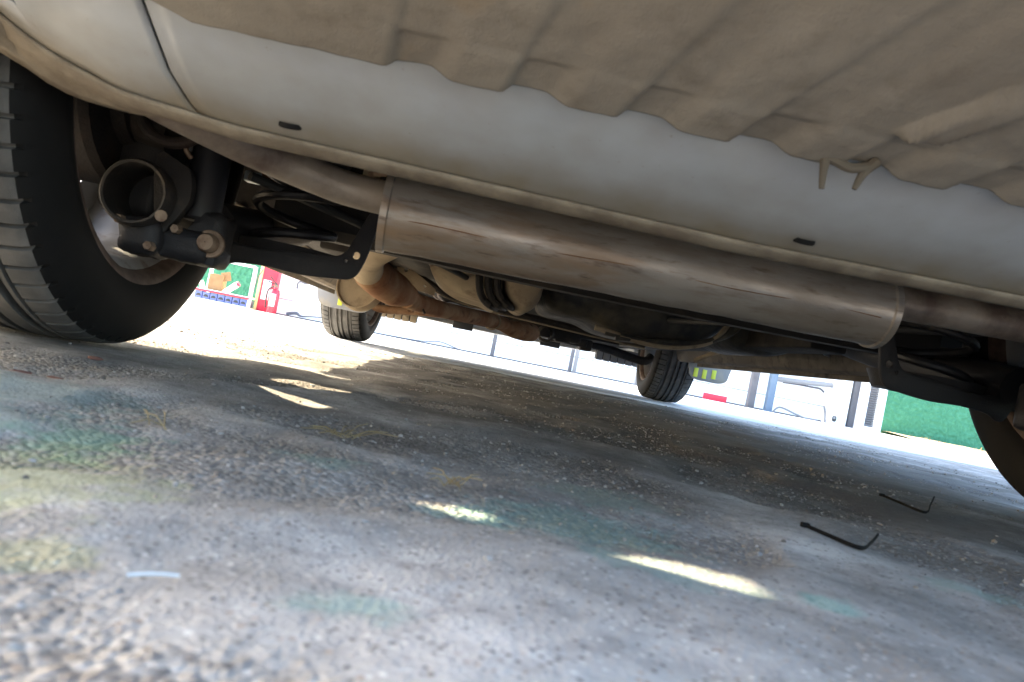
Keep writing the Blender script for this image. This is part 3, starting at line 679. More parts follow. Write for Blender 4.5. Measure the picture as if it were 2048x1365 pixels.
o = mesh('body_top', V, Fc, m_white, car, sharp=50); solid(o, .01, -1)
def patch(name, ya, yb, ta, tb, s, m, off=.004, n=8, parent=None):
    V, Fc = [], []
    for i in range(n + 1):
        for j in range(n + 1):
            Y = ya(j / n) + (yb(j / n) - ya(j / n)) * i / n; t = ta + (tb - ta) * j / n; p = Vector(top_pt(Y, t, s)); V.append(p + Vector((s * off, 0, off * .6)))
    for i in range(n):
        for j in range(n): Fc.append((i * (n + 1) + j, i * (n + 1) + j + 1, (i + 1) * (n + 1) + j + 1, (i + 1) * (n + 1) + j))
    return mesh(name, V, Fc, m, parent or car, sharp=60)
for s in (-1, 1):
    patch('side_window', lambda v: .72 + .10 * v, lambda v: 1.46, .05, .60, s, m_glass)
    patch('side_window', lambda v: 1.52, lambda v: 2.72 - .42 * v, .05, .60, s, m_glass)
def cross_patch(name, Y0, Y1, k, m, off):
    V, Fc = [], []; n = 10
    for i in range(n + 1):
        Y = Y0 + (Y1 - Y0) * i / n; xb = sidex(Y, BELT) * k
        for j in range(n + 1): V.append((CX - xb + 2 * xb * j / n, Y + off[0], roofz(Y) + off[1] - .0 * abs(j / n - .5)))
    for i in range(n):
        for j in range(n): Fc.append((i * (n + 1) + j, i * (n + 1) + j + 1, (i + 1) * (n + 1) + j + 1, (i + 1) * (n + 1) + j))
    return mesh(name, V, Fc, m, car, sharp=60)
cross_patch('rear_window', .20, .40, .70, m_glass, (-.006, .006)); cross_patch('windscreen', 2.42, 2.98, .72, m_glass, (.006, .008))
# tail face, lamps, plate, front face
V = []; Fc = []
for i, X in enumerate(np.linspace(-.66, .66, 15)):
    for z in (.60, .72, .85, .94): V.append((CX + X, .165 + .10 * (abs(X) / .66) ** 4, z))
for i in range(14):
    for r in range(3): Fc.append((i * 4 + r, i * 4 + r + 1, (i + 1) * 4 + r + 1, (i + 1) * 4 + r))
o = mesh('tail_gate', V, Fc, m_white, car); solid(o, .008, -1)
for s in (-1, 1):
    box('tail_lamp', (CX + s * .62 - .07, .13, .70), (CX + s * .62 + .07, .26, .88), m_lamp_red, car, .02)
    box('head_lamp', (CX + s * .56 - .11, 3.66, .64), (CX + s * .56 + .11, 3.80, .76), m_lamp_clear, car, .03)
    for z, y0 in ((.80, 1.62), (.80, .95)): box('door_handle', (CX + s * .832 - .012, y0, z), (CX + s * .832 + .012, y0 + .16, z + .022), m_white, car, .006)
    box('wing_mirror', (CX + s * .90 - .08, 2.45, .95), (CX + s * .90 + .08, 2.56, 1.07), m_white, car, .03)
box('number_plate', (CX - .26, .118, .56), (CX + .26, .135, .67), m_pale, car, .003)
V = []; Fc = []; fz = [.165, .19, .30, .5, .7, .90]
for X in np.linspace(-.8, .8, 31):
    for z in fz:
        y = 3.86 - .75 * (abs(X) / .8) ** 4 * .45 - (.03 if z > .6 else 0) - (.05 if z < .18 else 0) - (z > .8) * .04
        V.append((CX + X, y, z + (.02 * (abs(X) / .8) ** 2 if z < .2 else 0)))
for i in range(30):
    for r in range(5): Fc.append((i * 6 + r, i * 6 + r + 1, (i + 1) * 6 + r + 1, (i + 1) * 6 + r))
o = mesh('front_bumper', V, Fc, m_white, car); solid(o, .006, -1)
box('front_grille', (CX - .42, 3.845, .34), (CX + .42, 3.868, .44), m_trim, car, .006)
# --- floor
def ribbed(name, x0, x1, y0, y1, z, m, amp=.006, per=.12, n=60, parent=None):
    xs = np.linspace(x0, x1, n); ys = np.linspace(y0, y1, 24); X, Y = np.meshgrid(xs, ys)
    f = (X / per) - np.floor(X / per); Z = z + amp * (sstep(.1, .2, f) - sstep(.6, .7, f)) + .002 * pnoise(X * 14, Y * 14)
    V = np.stack([X, Y, Z], -1).reshape(-1, 3); k = np.arange(X.size).reshape(X.shape)
    o = mesh(name, V, np.stack([k[:-1, :-1], k[:-1, 1:], k[1:, 1:], k[1:, :-1]], -1).reshape(-1, 4).tolist(), m, parent or car, sharp=60); solid(o, .004, 1); return o
ribbed('floor_pan', CX - .74, CX + .74, 1.30, 3.05, .235, m_dark)
ribbed('boot_floor', CX - .46, CX + .46, .26, 1.34, .415, m_dark, .01, .15)
V = [(CX - .74, 1.30, .235), (CX + .74, 1.30, .235), (CX + .74, 1.33, .43), (CX - .74, 1.33, .43)]
o = mesh('floor_step', V, [(0, 1, 2, 3)], m_dark, car); solid(o, .004, 0)
box('engine_undertray', (CX - .48, 2.95, .20), (CX + .48, 3.80, .215), m_dark, car, .004)
box('cabin_floor', (CX - .76, .30, .70), (CX + .76, 3.60, .72), m_dark, car, .004)     # closes the shell above the running gear
for s in (-1, 1):
    V = []; Fc = []
    sec = [(.765, .27), (.775, .225), (.765, .200), (.70, .190), (.665, .186), (.655, .192), (.64, .232), (.60, .236)]
    for Y in np.linspace(1.22, 2.96, 12):
        for x, z in sec: V.append((CX + s * x, Y, z + .001 * math.sin(Y * 9)))
    m_ = len(sec)
    for i in range(11):
        for r in range(m_ - 1): Fc.append((i * m_ + r, i * m_ + r + 1, (i + 1) * m_ + r + 1, (i + 1) * m_ + r))
    o = mesh('sill', V, Fc, m_sill, car, sharp=30); solid(o, .003, 1)
    # floor rail
    box('floor_rail', (CX + s * .44 - .035, 1.30, .195), (CX + s * .44 + .035, 2.95, .238), m_dark, car, .006)
    # jacking seam
    box('jacking_seam', (CX + s * .725 - .002, 1.28, .176), (CX + s * .725 + .002, 2.92, .195), m_sill, car, .0005)
# --- fuel tank (dust caked lobes) and the black plastic tank beside it
def loft_tank(name, pxs, Y, depth, m, shrink=.75, sm=4, parent=None, top=None):
    ol = [at(x, y, Y) for x, y in pxs]; P2 = smooth_closed([(p.x, p.z) for p in ol], sm); cx = sum(p[0] for p in P2) / len(P2); zt = max(p[1] for p in P2)
    V, Fc = [], []; n = len(P2)
    secs = [(Y + .05, shrink), (Y + .02, shrink + (1 - shrink) * .6), (Y + .004, .98), (Y, .96)]
    secs = [(Y - .02, .80), (Y - .012, .90), (Y, .97), (Y + .02, 1.0), (Y + depth * .8, 1.0), (Y + depth, .85)]
    for yy, k in secs:
        for a, b in P2: V.append((cx + (a - cx) * (.5 + .5 * k), yy, zt + (b - zt) * k))
    for i in range(len(secs) - 1):
        for r in range(n): Fc.append((i * n + r, i * n + (r + 1) % n, (i + 1) * n + (r + 1) % n, (i + 1) * n + r))
    Fc.append(tuple(range(n))); Fc.append(tuple((len(secs) - 1) * n + r for r in range(n)))
    return mesh(name, V, Fc, m, parent or car, sharp=50)
ft = loft_tank('fuel_tank', [(856, 480), (858, 528), (872, 556), (910, 583), (960, 600), (1000, 606), (1000, 480)], 1.52, .34, m_beige)
loft_tank('tank_lobe', [(1008, 500), (1010, 575), (1024, 605), (1050, 623), (1074, 611), (1087, 575), (1090, 500)], 1.50, .30, m_beige, parent=ft)
for px in (962, 980, 998):
    V, Fc = [], []; addtube(V, Fc, spline([at(px - 2, 520, 1.49), at(px - 3, 575, 1.49), at(px + 6, 600, 1.50), at(px + 22, 614, 1.52), at(px + 30, 617, 1.75)], 5), .0075, 8); mesh('tank_strap', V, Fc, m_dark, ft)
bt = loft_tank('plastic_tank', [(1092, 500), (1094, 590), (1110, 622), (1180, 640), (1225, 662), (1290, 680), (1360, 688), (1418, 680), (1450, 655), (1470, 610), (1470, 520)], 1.56, .36, m_bplast)
for k_ in range(3):
    d = k_ * 20
    V, Fc = [], []; addtube(V, Fc, spline([at(1190 + d, 655 + d * .5, 1.55), at(1300 + d, 689 - d * .1, 1.55), at(1370 + d, 694 - d * .25, 1.55), at(1425 + d, 682 - d * .4, 1.55), at(1456 + d, 650 - d * .5, 1.55), at(1470 + d, 610, 1.55)], 6), .006, 8); mesh('tank_rib', V, Fc, m_beige if k_ == 0 else m_bplast, bt)
fb = loft_tank('floor_bowl', [(1452, 600), (1458, 660), (1470, 694), (1520, 712), (1560, 712), (1595, 702), (1614, 682), (1620, 640), (1600, 600)], 1.62, .3, m_bplast)
# long cross rail and lip under the tanks
V, Fc = [], []; pts = spline([at(790, 528, 1.95), at(835, 552, 1.96), at(900, 590, 1.98), at(985, 616, 2.0), at(1130, 652, 2.0), at(1290, 690, 2.0)], 6); addtube(V, Fc, pts, .011, 8, True, .8); mesh('cross_rail', V, Fc, m_dark, car)
V, Fc = [], []; addtube(V, Fc, [p + Vector((0, -.006, -.011)) for p in pts], .0022, 6); mesh('rail_flange', V, Fc, m_beige, car)
plate('floor_bracket', [(p.x, p.z) for p in [at(790, 527, 1.9), at(812, 530, 1.9), at(845, 556, 1.9), at(872, 580, 1.9), at(868, 592, 1.9), at(830, 580, 1.9), at(800, 548, 1.9)]], .004, m_beige, car, [circ(at(812, 541, 1.9).x, at(812, 541, 1.9).z, .005), circ(at(850, 572, 1.9).x, at(850, 572, 1.9).z, .004)], 'XZ', 1.9)
plate('floor_bracket', [(p.x, p.z) for p in [at(1612, 678, 1.7), at(1640, 684, 1.7), at(1690, 702, 1.7), at(1775, 722, 1.7), at(1775, 738, 1.7), at(1700, 728, 1.7), at(1650, 712, 1.7)]], .006, m_flap, car, [circ(at(1622, 686, 1.7).x, at(1622, 686, 1.7).z, .004), circ(at(1678, 709, 1.7).x, at(1678, 709, 1.7).z, .005)], 'XZ', 1.7)
V, Fc = [], []; addtube(V, Fc, spline([at(1390, 722, 2.3), at(1425, 708, 2.25), at(1440, 703, 2.2)], 5), .008, 10); mesh('brake_line_bracket', V, Fc, m_beige, car)
# --- exhaust from the front
rs = tube('resonator', [at(735, 538, 1.42), at(742, 545, 1.45), at(768, 566, 1.55), at(790, 580, 1.62), at(808, 588, 1.68), at(820, 592, 1.72)], [.022, .034, .037, .036, .028, .021], m_rust, car, 28, True, 4)
ringed_pipe('resonator_pipe', [at(735, 540, 1.43), at(738, 515, 1.35), at(770, 490, 1.25), (-.02, 1.15, .29), (.15, 1.05, .34), (.45, 1.1, .34), (.6, 1.2, .34)], [.03, .03, .028, .022, .02, .02, .02], 6, m_beige)
V, Fc = [], []; c = at(722, 575, 1.62); lathe(V, Fc, [(-.008, .001), (-.008, .046), (-.014, .048), (-.014, .051), (.012, .051), (.012, .001)], (0, 0, 0), 'Y', 40)
R = Matrix.Rotation(math.radians(-18), 3, 'Z') @ Matrix.Rotation(math.radians(-12), 3, 'X')
mesh('heat_shield_disc', [R @ v + c for v in V], Fc, m_beige, car)
ringed_pipe('front_exhaust_pipe', [at(812, 598, 1.75), at(860, 614, 1.95), at(930, 630, 2.2), at(985, 642, 2.45), at(1010, 648, 2.55)], [.022, .0225, .023, .024, .02], 6, m_rust)
tube('catalytic_bulb', [at(985, 646, 2.5), at(1005, 651, 2.56), at(1030, 660, 2.62), at(1050, 664, 2.68), at(1062, 666, 2.74)], [.016, .021, .031, .034, .033], m_rust, car, 24, True, 4)
rot_obj('pipe_clamp', [(-.012, .024), (-.012, .029), (.012, .029), (.012, .024)], at(984, 643, 2.45), 'Y', m_beige, car, 20)
tube('hanger_wire', [at(826, 622, 1.82), at(832, 612, 1.83), at(842, 612, 1.84), at(850, 628, 1.84)], .0028, m_drum, car, 8)
rot_obj('flex_joint', [(-.05, .024), (-.04, .032), (.03, .032), (.045, .027)], at(1090, 668, 2.85), 'Y', m_dark, car, 24)
# --- front running gear
for s in (-1, 1):
    tube('lower_arm', [(CX + s * .20, 3.22, .205), (CX + s * .38, 3.22, .19), (CX + s * .58, 3.27, .165), (CX + s * .63, 3.30, .19)], [.022, .02, .018, .02], m_black if s > 0 else m_rust, car, 12, True, 4)
    tube('drive_shaft', [(CX + s * .16, 3.34, .30), (CX + s * .62, 3.31, .295)], .014, m_dark, car, 12)
    tube('front_strut', [(CX + s * .60, 3.36, .22), (CX + s * .56, 3.38, .62)], [.03, .03], m_black, car, 16)
    # mud flap behind the front wheel with reflector stickers
    if s < 0: x0, x1, zb = -.590, -.385, .126
    else: x0, x1, zb = .905, 1.068, .126
    zt = .205
    fo = smooth_closed([(x0, zt), (x0 - .0, zb + .035), (x0 + .012, zb + .010), (x0 + .04, zb), ((x0 + x1) / 2, zb), (x1 - .04, zb), (x1 - .008, zb + .012), (x1, zb + .04), (x1, zt), ((x0 + x1) / 2, zt)], 3)
    fl = plate('mud_or_sun_flap', fo, .004, m_flap, car, (), 'XZ', 2.955, bev=.001)
    for px, py in (((681, 602), (698, 605)) if s < 0 else ((1391, 745), (1408, 749), (1427, 750))):
        p = at(px, py, 2.955); box('sticker', (p.x - .009, 2.9505, p.z - .018), (p.x + .009, 2.9518, p.z + .018), m_yellow, fl, .0003)
    # slotted air deflector ahead of the wheel
    xa, xb = (CX + s * .44, CX + s * .70) if s > 0 else (CX - .70, CX - .44)
    bm = bmesh.new(); k_ = 7; wdt = (xb - xa) / k_
    for i in range(k_): addbox(bm, (xa + wdt * (i + .5), 3.62, .165), (wdt - .006, .012, .055), .002)
    box('deflector_backing', (xa, 3.63, .142), (xb, 3.64, .205), m_trim, car, .001)
    addbox(bm, ((xa + xb) / 2, 3.62, .198), (xb - xa, .02, .02), .003)
    bmobj('air_deflector', bm, m_beige if s < 0 else m_flap, car)
    box('skirt_tab', (CX + s * .22 - .05, 3.70, .155), (CX + s * .22 + .05, 3.715, .19), m_trim, car, .002)
bm = bmesh.new(); addbox(bm, (CX, 3.18, .205), (.62, .16, .05), .012); addbox(bm, (CX - .12, 3.08, .19), (.12, .05, .04), .006); addbox(bm, (CX + .22, 3.10, .185), (.16, .06, .035), .006); addbox(bm, (CX + .30, 3.12, .18), (.05, .08, .05), .01)
bmobj('front_subframe', bm, m_dark, car)
bm = bmesh.new(); addbox(bm, (CX + .08, 2.98, .198), (.34, .10, .05), .01); addbox(bm, (CX + .02, 2.95, .180), (.08, .06, .03), .006); addbox(bm, (CX + .18, 2.96, .182), (.06, .05, .03), .006)
bmobj('gearbox_mount', bm, m_dark, car)
box('radiator_fan_box', (CX + .28, 3.45, .19), (CX + .50, 3.55, .40), m_bluegrey, car, .01)

# ------------------------------------------------------------------ background yard
WY = 9.6
def wx(px, py=700, Y=WY): return at(px, py, Y).x
# white panelled wall
xl_, xr_ = wx(515, 640), wx(1655, 850)
wall = empty('white_panel_wall', ((xl_ + xr_) / 2, WY + .1, 0)); tag(wall, 'white metal panelled wall with riveted horizontal joint behind the car', 'wall')
box('wall_core', (xl_, WY + .012, GA), (xr_, WY + .25, 2.6), m_seam, wall, .005)
npan = 9; pw = (xr_ - xl_) / npan
for i in range(npan):
    for z0, z1 in ((GA + .015, .205), (.213, 1.2), (1.208, 2.6)):
        box('wall_panel', (xl_ + i * pw + .0015, WY - .0, z0), (xl_ + (i + 1) * pw - .0015, WY + .014, z1), m_wall, wall, .002)
bm = bmesh.new(); bmesh.ops.create_uvsphere(bm, u_segments=8, v_segments=5, radius=.007); rv = bpy.data.meshes.new('rivet'); bm.to_mesh(rv); bm.free(); rv.materials.append(m_grey)
x = xl_ + .15
while x < xr_:
    o = bpy.data.objects.new('rivet', rv); COL.objects.link(o); o.parent = wall; o.location = Vector((x, WY, .235)) - wall.location; x += .27
box('skirting_gap', (xl_, WY - .004, GA), (xr_, WY + .013, GA + .012), m_grey, wall, .001)
# green stucco wall with real relief, to the right and to the left
def stucco(name, x0, x1, z1, Y, label, step=.013):
    xs = np.arange(x0, x1, step); zs = np.arange(-.05, z1, step); X, Z = np.meshgrid(xs, zs)
    rd = np.abs(pnoise(X * 17 + 2 * pnoise(X * 7, Z * 5), Z * 9)); Yd = Y - .013 * (1 - sstep(0, .22, rd)) - .008 * pnoise(X * 30, Z * 30)
    V = np.stack([X, Yd, Z], -1).reshape(-1, 3).tolist(); k = np.arange(X.size).reshape(X.shape)
    Fc = np.stack([k[:-1, :-1], k[:-1, 1:], k[1:, 1:], k[1:, :-1]], -1).reshape(-1, 4).tolist()
    b0 = len(V); xe, ze = float(xs[-1]), float(zs[-1])
    V += [(x0, Y + .01, -.05), (xe, Y + .01, -.05), (xe, Y + .01, ze), (x0, Y + .01, ze), (x0, Y + .2, -.05), (xe, Y + .2, -.05), (xe, Y + .2, ze), (x0, Y + .2, ze)]
    for f in ((0, 1, 2, 3), (4, 5, 6, 7), (0, 1, 5, 4), (1, 2, 6, 5), (2, 3, 7, 6), (3, 0, 4, 7)): Fc.append(tuple(b0 + q for q in f))
    return tag(mesh(name, V, Fc, m_green, None, sharp=60), label, 'wall')
stucco('green_wall', wx(1752, 800, 10.6), wx(1752, 800, 10.6) + 6.5, 2.2, 10.6, 'green rough stucco wall beside the louvred vent cabinet')
stucco('green_wall', wx(380, 560, 10.9), wx(520, 560, 10.9) + .1, 2.2, 10.9, 'green rough stucco wall behind the cardboard box and low rack')
# soil verge and dry grass along the green wall
def verge():
    xs = np.linspace(6.2, 12.5, 90); V = []; Fc = []
    for x in xs:
        for y, z in ((9.7, .004), (10.0, .03), (10.3, .045), (10.62, .05)): V.append((x, y + .06 * math.sin(x * 5), z + .012 * float(pnoise(np.array([x * 4]), np.array([y * 4]))[0])))
    for i in range(89):
        for r in range(3): Fc.append((i * 4 + r, i * 4 + r + 1, i * 4 + r + 5, i * 4 + r + 4))
    return tag(mesh('soil_verge', V, Fc, mat('dry soil', (.42, .36, .26), .95, layers=[((.3, .24, .16), 9, .4, .65)]), None), kind='structure')
verge()
V, Fc = [], []
for i in range(900):
    x = random.uniform(6.3, 12.3); y = random.uniform(10.0, 10.55); a = random.uniform(0, 6.3); h = random.uniform(.008, .035) * random.choice((.5, 1, 1, 1.8)); l_ = random.uniform(.03, .14); b0 = len(V); wv_ = .004
    d = Vector((math.cos(a), math.sin(a), 0)); n_ = Vector((-d.y, d.x, 0)) * wv_; p = Vector((x, y, .03))
    V += [p - n_, p + n_, p + d * l_ * .5 + Vector((0, 0, h * .7)) + n_ * .6, p + d * l_ * .5 + Vector((0, 0, h * .7)) - n_ * .6, p + d * l_ + Vector((0, 0, h))]
    Fc += [(b0, b0 + 1, b0 + 2, b0 + 3), (b0 + 3, b0 + 2, b0 + 4)]
tag(mesh('dry_grass', V, Fc, m_straw, None, smooth=False), 'dry straw coloured grass along the foot of the green wall', 'grass', kind='stuff')
# steel posts standing before the white wall
def post(pxb, pyb, pxw, m, label, Y=9.25, h=2.4):
    p = at(pxb, pyb, Y); w_ = pxw / F * Y; r = empty('steel_post', (p.x, Y, GA)); tag(r, label, 'post', 'steel posts along the white wall')
    box('shaft', (p.x - w_ / 2, Y - w_ / 2, GA), (p.x + w_ / 2, Y + w_ / 2, h), m, r, .006); box('foot_plate', (p.x - w_, Y - w_, GA), (p.x + w_, Y + w_, GA + .008), m, r, .002)
for a in ((983, 714, 8, m_grey, 'thin grey post, alone before the white wall'), (1138, 745, 7, m_grey, 'darker grey post of the close narrow pair'), (1147, 748, 7, m_ltgrey, 'pale grey post of the close narrow pair'),
          (1272, 774, 10, m_ltgrey, 'pale grey post beside the front wheel with the black arm'), (1498, 817, 14, m_grey, 'thick dark grey post next to the blue grey post'), (1534, 825, 14, m_bluegrey, 'thick blue grey post next to the hose')): post(*a)
# red board
a = at(1405, 800, 9.35); b_ = at(1451, 808, 9.35)
tag(box('red_board', (a.x, 9.33, GA), (b_.x, 9.37, .085), m_red, None, .004), 'small red board leaning low at the foot of the white wall', 'board')
# hose loop, pale pipe, hook
def thing_tube(name, pts, r, m, label, cat, n=8, sx=1.0): return tag(tube(name, pts, r, m, None, 12, True, n, sx), label, cat)
thing_tube('drain_hose', [at(1545, 824, 9.4), at(1560, 815, 9.45), at(1590, 828, 9.4), at(1612, 838, 9.4), at(1632, 842, 9.4), at(1648, 848, 9.45), at(1650, 830, 9.5), at(1648, 812, 9.5)], .013, m_ltgrey, 'thin pale hose trailing along the wall base by the blue grey post', 'hose')
thing_tube('wall_pipe', [at(1552, 758, 9.45), at(1600, 764, 9.45), at(1664, 771, 9.45)], .032, m_ltgrey, 'thick pale grey pipe end beside the white column', 'pipe')
thing_tube('door_hook', [at(1566, 765, 9.5), at(1600, 770, 9.5), at(1625, 775, 9.5), at(1640, 778, 9.5), at(1648, 785, 9.5)], .012, m_grey, 'small grey hooked handle under the thick pale pipe', 'hook')
thing_tube('wall_cable', [at(760, 668, 9.45), at(840, 682, 9.5), at(880, 684, 9.5), at(915, 698, 9.45), at(940, 704, 9.45)], .006, m_grey, 'thin grey cable sagging along the foot of the white wall', 'cable')
thing_tube('air_hose', [at(573, 628, 9.4), at(592, 627, 9.4), at(602, 633, 9.4), at(625, 634, 9.4), at(655, 637, 9.4), at(700, 648, 9.45)], [.02, .02, .012, .008, .008, .008], m_grey, 'grey hose beside the fire extinguisher', 'hose')
thing_tube('tap_pipe', [at(594, 578, 9.5), at(596, 566, 9.5), at(603, 564, 9.5), at(612, 567, 9.5), at(640, 567, 9.5)], .012, m_grey, 'bent grey pipe on the white wall by the extinguisher', 'pipe')
# white column with an oval socket, grey jamb, louvred cabinet
c0, c1 = at(1655, 850, 9.4).x, at(1690, 855, 9.4).x
colm = empty('white_column', ((c0 + c1) / 2, 9.5, GA)); tag(colm, 'plain white column with a small dark oval socket', 'column')
box('shaft', (c0, 9.4, GA), (c1, 9.62, 2.6), m_whitep, colm, .006)
p = at(1668, 838, 9.4); plate('socket', smooth_closed([(p.x - .022, p.z - .03), (p.x + .022, p.z - .03), (p.x + .024, p.z + .03), (p.x - .022, p.z + .03)], 5), .012, m_trim, colm, (), 'XZ', 9.398)
plate('socket_cover', circ(p.x - .004, p.z + .012, .016), .016, m_ltgrey, colm, (), 'XZ', 9.394)
j0, j1 = at(1692, 858, 9.45).x, at(1712, 860, 9.45).x
tag(box('grey_jamb', (j0 + .005, 9.45, GA), (j1, 9.6, 2.6), m_grey, None, .004), 'narrow grey door jamb between white column and louvred cabinet', 'jamb')
l0, l1 = at(1712, 862, 9.35).x, at(1760, 868, 9.35).x
cab = empty('louvre_cabinet', ((l0 + l1) / 2, 9.45, GA)); tag(cab, 'white cabinet with grey louvred vent beside the green wall', 'cabinet')
i0, i1 = l0 + .09, l1 - .10; zt_ = .72
box('frame_side', (l0 + .006, 9.35, GA), (i0, 9.6, 1.2), m_whitep, cab); box('frame_side', (i1, 9.35, GA), (l1, 9.6, 1.2), m_whitep, cab)
box('frame_bottom', (i0, 9.352, GA), (i1, 9.6, .06), m_whitep, cab); box('frame_top', (i0, 9.352, zt_), (i1, 9.6, 1.2), m_whitep, cab); box('back_panel', (i0, 9.42, .06), (i1, 9.6, zt_), m_grey, cab)
nl = 22; bm = bmesh.new(); addbox(bm, (0, 0, 0), (i1 - i0, .035, .006), .001, Matrix.Rotation(math.radians(-35), 3, 'X')); slm = bpy.data.meshes.new('louvre_slat'); bm.to_mesh(slm); bm.free(); slm.materials.append(m_ltgrey)
for i in range(nl):
    o = bpy.data.objects.new('louvre_slat', slm); COL.objects.link(o); o.parent = cab; o.location = Vector(((i0 + i1) / 2, 9.385, .075 + (zt_ - .09) * i / (nl - 1))) - cab.location
# red pillar with a notice, extinguisher
r0, r1 = at(511, 618, 9.3).x, at(541, 622, 9.3).x
pil = empty('red_pillar', ((r0 + r1) / 2, 9.4, GA)); tag(pil, 'red painted pillar with white notice and yellow edge', 'pillar')
box('shaft', (r0, 9.3, GA), (r1, 9.5, 2.2), m_red, pil, .02); box('yellow_edge', (r0 - .035, 9.31, GA), (r0 + .004, 9.5, 2.2), mat('pale yellow paint', (.75, .6, .25), .5), pil, .006)
p = at(531, 580, 9.29); box('notice', (p.x - .04, 9.285, p.z - .12), (p.x + .055, 9.302, p.z + .12), m_whitep, pil, .004)
tube('cable', [at(526, 540, 9.27), at(514, 560, 9.27), at(505, 590, 9.27), at(500, 605, 9.27)], .006, m_trim, pil, 8, True, 6)
p = at(542, 624, 9.2); ex = empty('fire_extinguisher', (p.x, 9.2, GA)); tag(ex, 'small red fire extinguisher standing before the red pillar', 'extinguisher')
hb = .30
rot_obj('cylinder', [(GA, .001), (GA, .058), (GA + .02, .064), (GA + hb - .05, .064), (GA + hb - .015, .05), (GA + hb, .025), (GA + hb + .02, .022), (GA + hb + .02, .001)], (p.x, 9.2, 0), 'Z', m_redd, ex, 32)
plate('label_sheet', [(p.x - .03, .09), (p.x + .035, .09), (p.x + .035, .24), (p.x - .03, .24)], .004, m_whitep, ex, (), 'XZ', 9.135)
box('valve', (p.x - .02, 9.185, GA + hb + .015), (p.x + .02, 9.215, GA + hb + .05), m_bolt, ex, .004)
tube('handle', [(p.x + .01, 9.2, GA + hb + .05), (p.x - .05, 9.2, GA + hb + .06), (p.x - .10, 9.2, GA + hb + .075)], .007, m_trim, ex, 8); tube('handle', [(p.x + .01, 9.2, GA + hb + .05), (p.x - .05, 9.2, GA + hb + .10), (p.x - .09, 9.2, GA + hb + .14)], .007, m_trim, ex, 8)
tube('nozzle_hose', [(p.x - .02, 9.2, GA + hb + .03), (p.x - .08, 9.19, GA + hb - .03), (p.x - .085, 9.19, .14), (p.x - .075, 9.19, .06)], .009, m_trim, ex, 8, True, 5)
# low rack with blue crates, box, tube lamps
k0, k1 = at(385, 590, 9.2).x, at(497, 606, 9.2).x
rack = empty('low_rack', ((k0 + k1) / 2, 9.4, GA)); tag(rack, 'low white rack holding a row of pale blue bins', 'rack')
for x in (k0, k1): box('upright', (x - .02, 9.2, GA), (x + .02, 9.24, .52), m_whitep, rack, .004); box('upright', (x - .02, 9.66, GA), (x + .02, 9.70, .52), m_whitep, rack, .004)
box('shelf', (k0, 9.2, .125), (k1, 9.7, .145), m_whitep, rack, .003); box('shelf_edge', (k0, 9.19, .112), (k1, 9.2, .135), m_red, rack, .002); box('base_shelf', (k0, 9.2, GA + .006), (k1, 9.7, GA + .016), m_whitep, rack, .002); box('top_rail', (k0, 9.2, .50), (k1, 9.23, .53), m_whitep, rack, .004)
for i in range(7):
    cwid = (k1 - k0 - .04) / 7; x0 = k0 + .02 + i * cwid
    bn = empty('blue_bin', (x0 + cwid / 2, 9.3, GA + .016)); tag(bn, 'pale blue bin in the row on the low white rack', 'bin', 'blue bins on the low rack')
    box('tub', (x0 + .004, 9.205, GA + .016), (x0 + cwid - .004, 9.5, .108), m_blue, bn, .006)
    plate('front_opening', [(x0 + cwid / 2 + .03 * math.cos(a), .05 + .03 * math.sin(a)) for a in np.linspace(0, PI, 12)], .004, m_trim, bn, (), 'XZ', 9.204)
p = at(432, 577, 9.35); cb = empty('cardboard_box', (p.x, 9.4, .145)); tag(cb, 'open brown cardboard box on the low white rack', 'box')
bm = bmesh.new(); R = Matrix.Rotation(math.radians(10), 3, 'Y'); addbox(bm, (p.x - .02, 9.42, .245), (.17, .2, .20), .004, Matrix.Rotation(math.radians(6), 3, 'Z')); bmobj('carton', bm, m_card, cb)
bm = bmesh.new(); addbox(bm, (p.x + .09, 9.36, .335), (.11, .005, .11), .001, Matrix.Rotation(math.radians(-18), 3, 'Y')); bmobj('flap', bm, m_card, cb)
def tube_thing(pa, pb, r, label, Y):
    a = at(*pa, Y); b_ = at(*pb, Y); d = (b_ - a).normalized(); o = empty('white_tube', a); tag(o, label, 'tube')
    tube('body', [a, b_], r, m_whitep, o, 16); tube('red_cap', [b_, b_ + d * .03], r * .9, m_red, o, 16)
tube_thing((448, 586), (474, 570), .035, 'white tube with red end cap leaning on the low rack', 9.3)
tube_thing((402, 562), (408, 584), .030, 'white tube with red end cap standing at the rack end', 9.3)

# ------------------------------------------------------------------ litter on the ground
def lie(px, py): p = on(px, py); return Vector((p.x, p.y, float(gz(p.x, p.y))))
def cable_tie(pa, pb, pc, label, m=m_tie):
    a, b_, c = lie(*pa), lie(*pb), lie(*pc); a.z += .004; b_.z += .0022; c.z += .012
    V, Fc = [], []; pts = spline([a, a.lerp(b_, .5) + Vector((0, 0, -.0005)), b_, b_.lerp(c, .6) + Vector((0, 0, -.002)), c], 8); addtube(V, Fc, pts, .0008, 6, True, 1.8)
    o = mesh('cable_tie', V, Fc, m, None); tag(o, label, 'cable tie', 'cable ties on the ground')
    bm = bmesh.new(); addbox(bm, a, (.006, .0035, .0035), .0006); h = bmobj('tie_head', bm, m, o); return o
cable_tie((1607, 1066), (1720, 1104), (1752, 1092), 'black cable tie with curled dark end on shaded concrete')
cable_tie((1762, 1000), (1850, 1028), (1864, 1018), 'curled cable tie catching light near the rear right tyre')
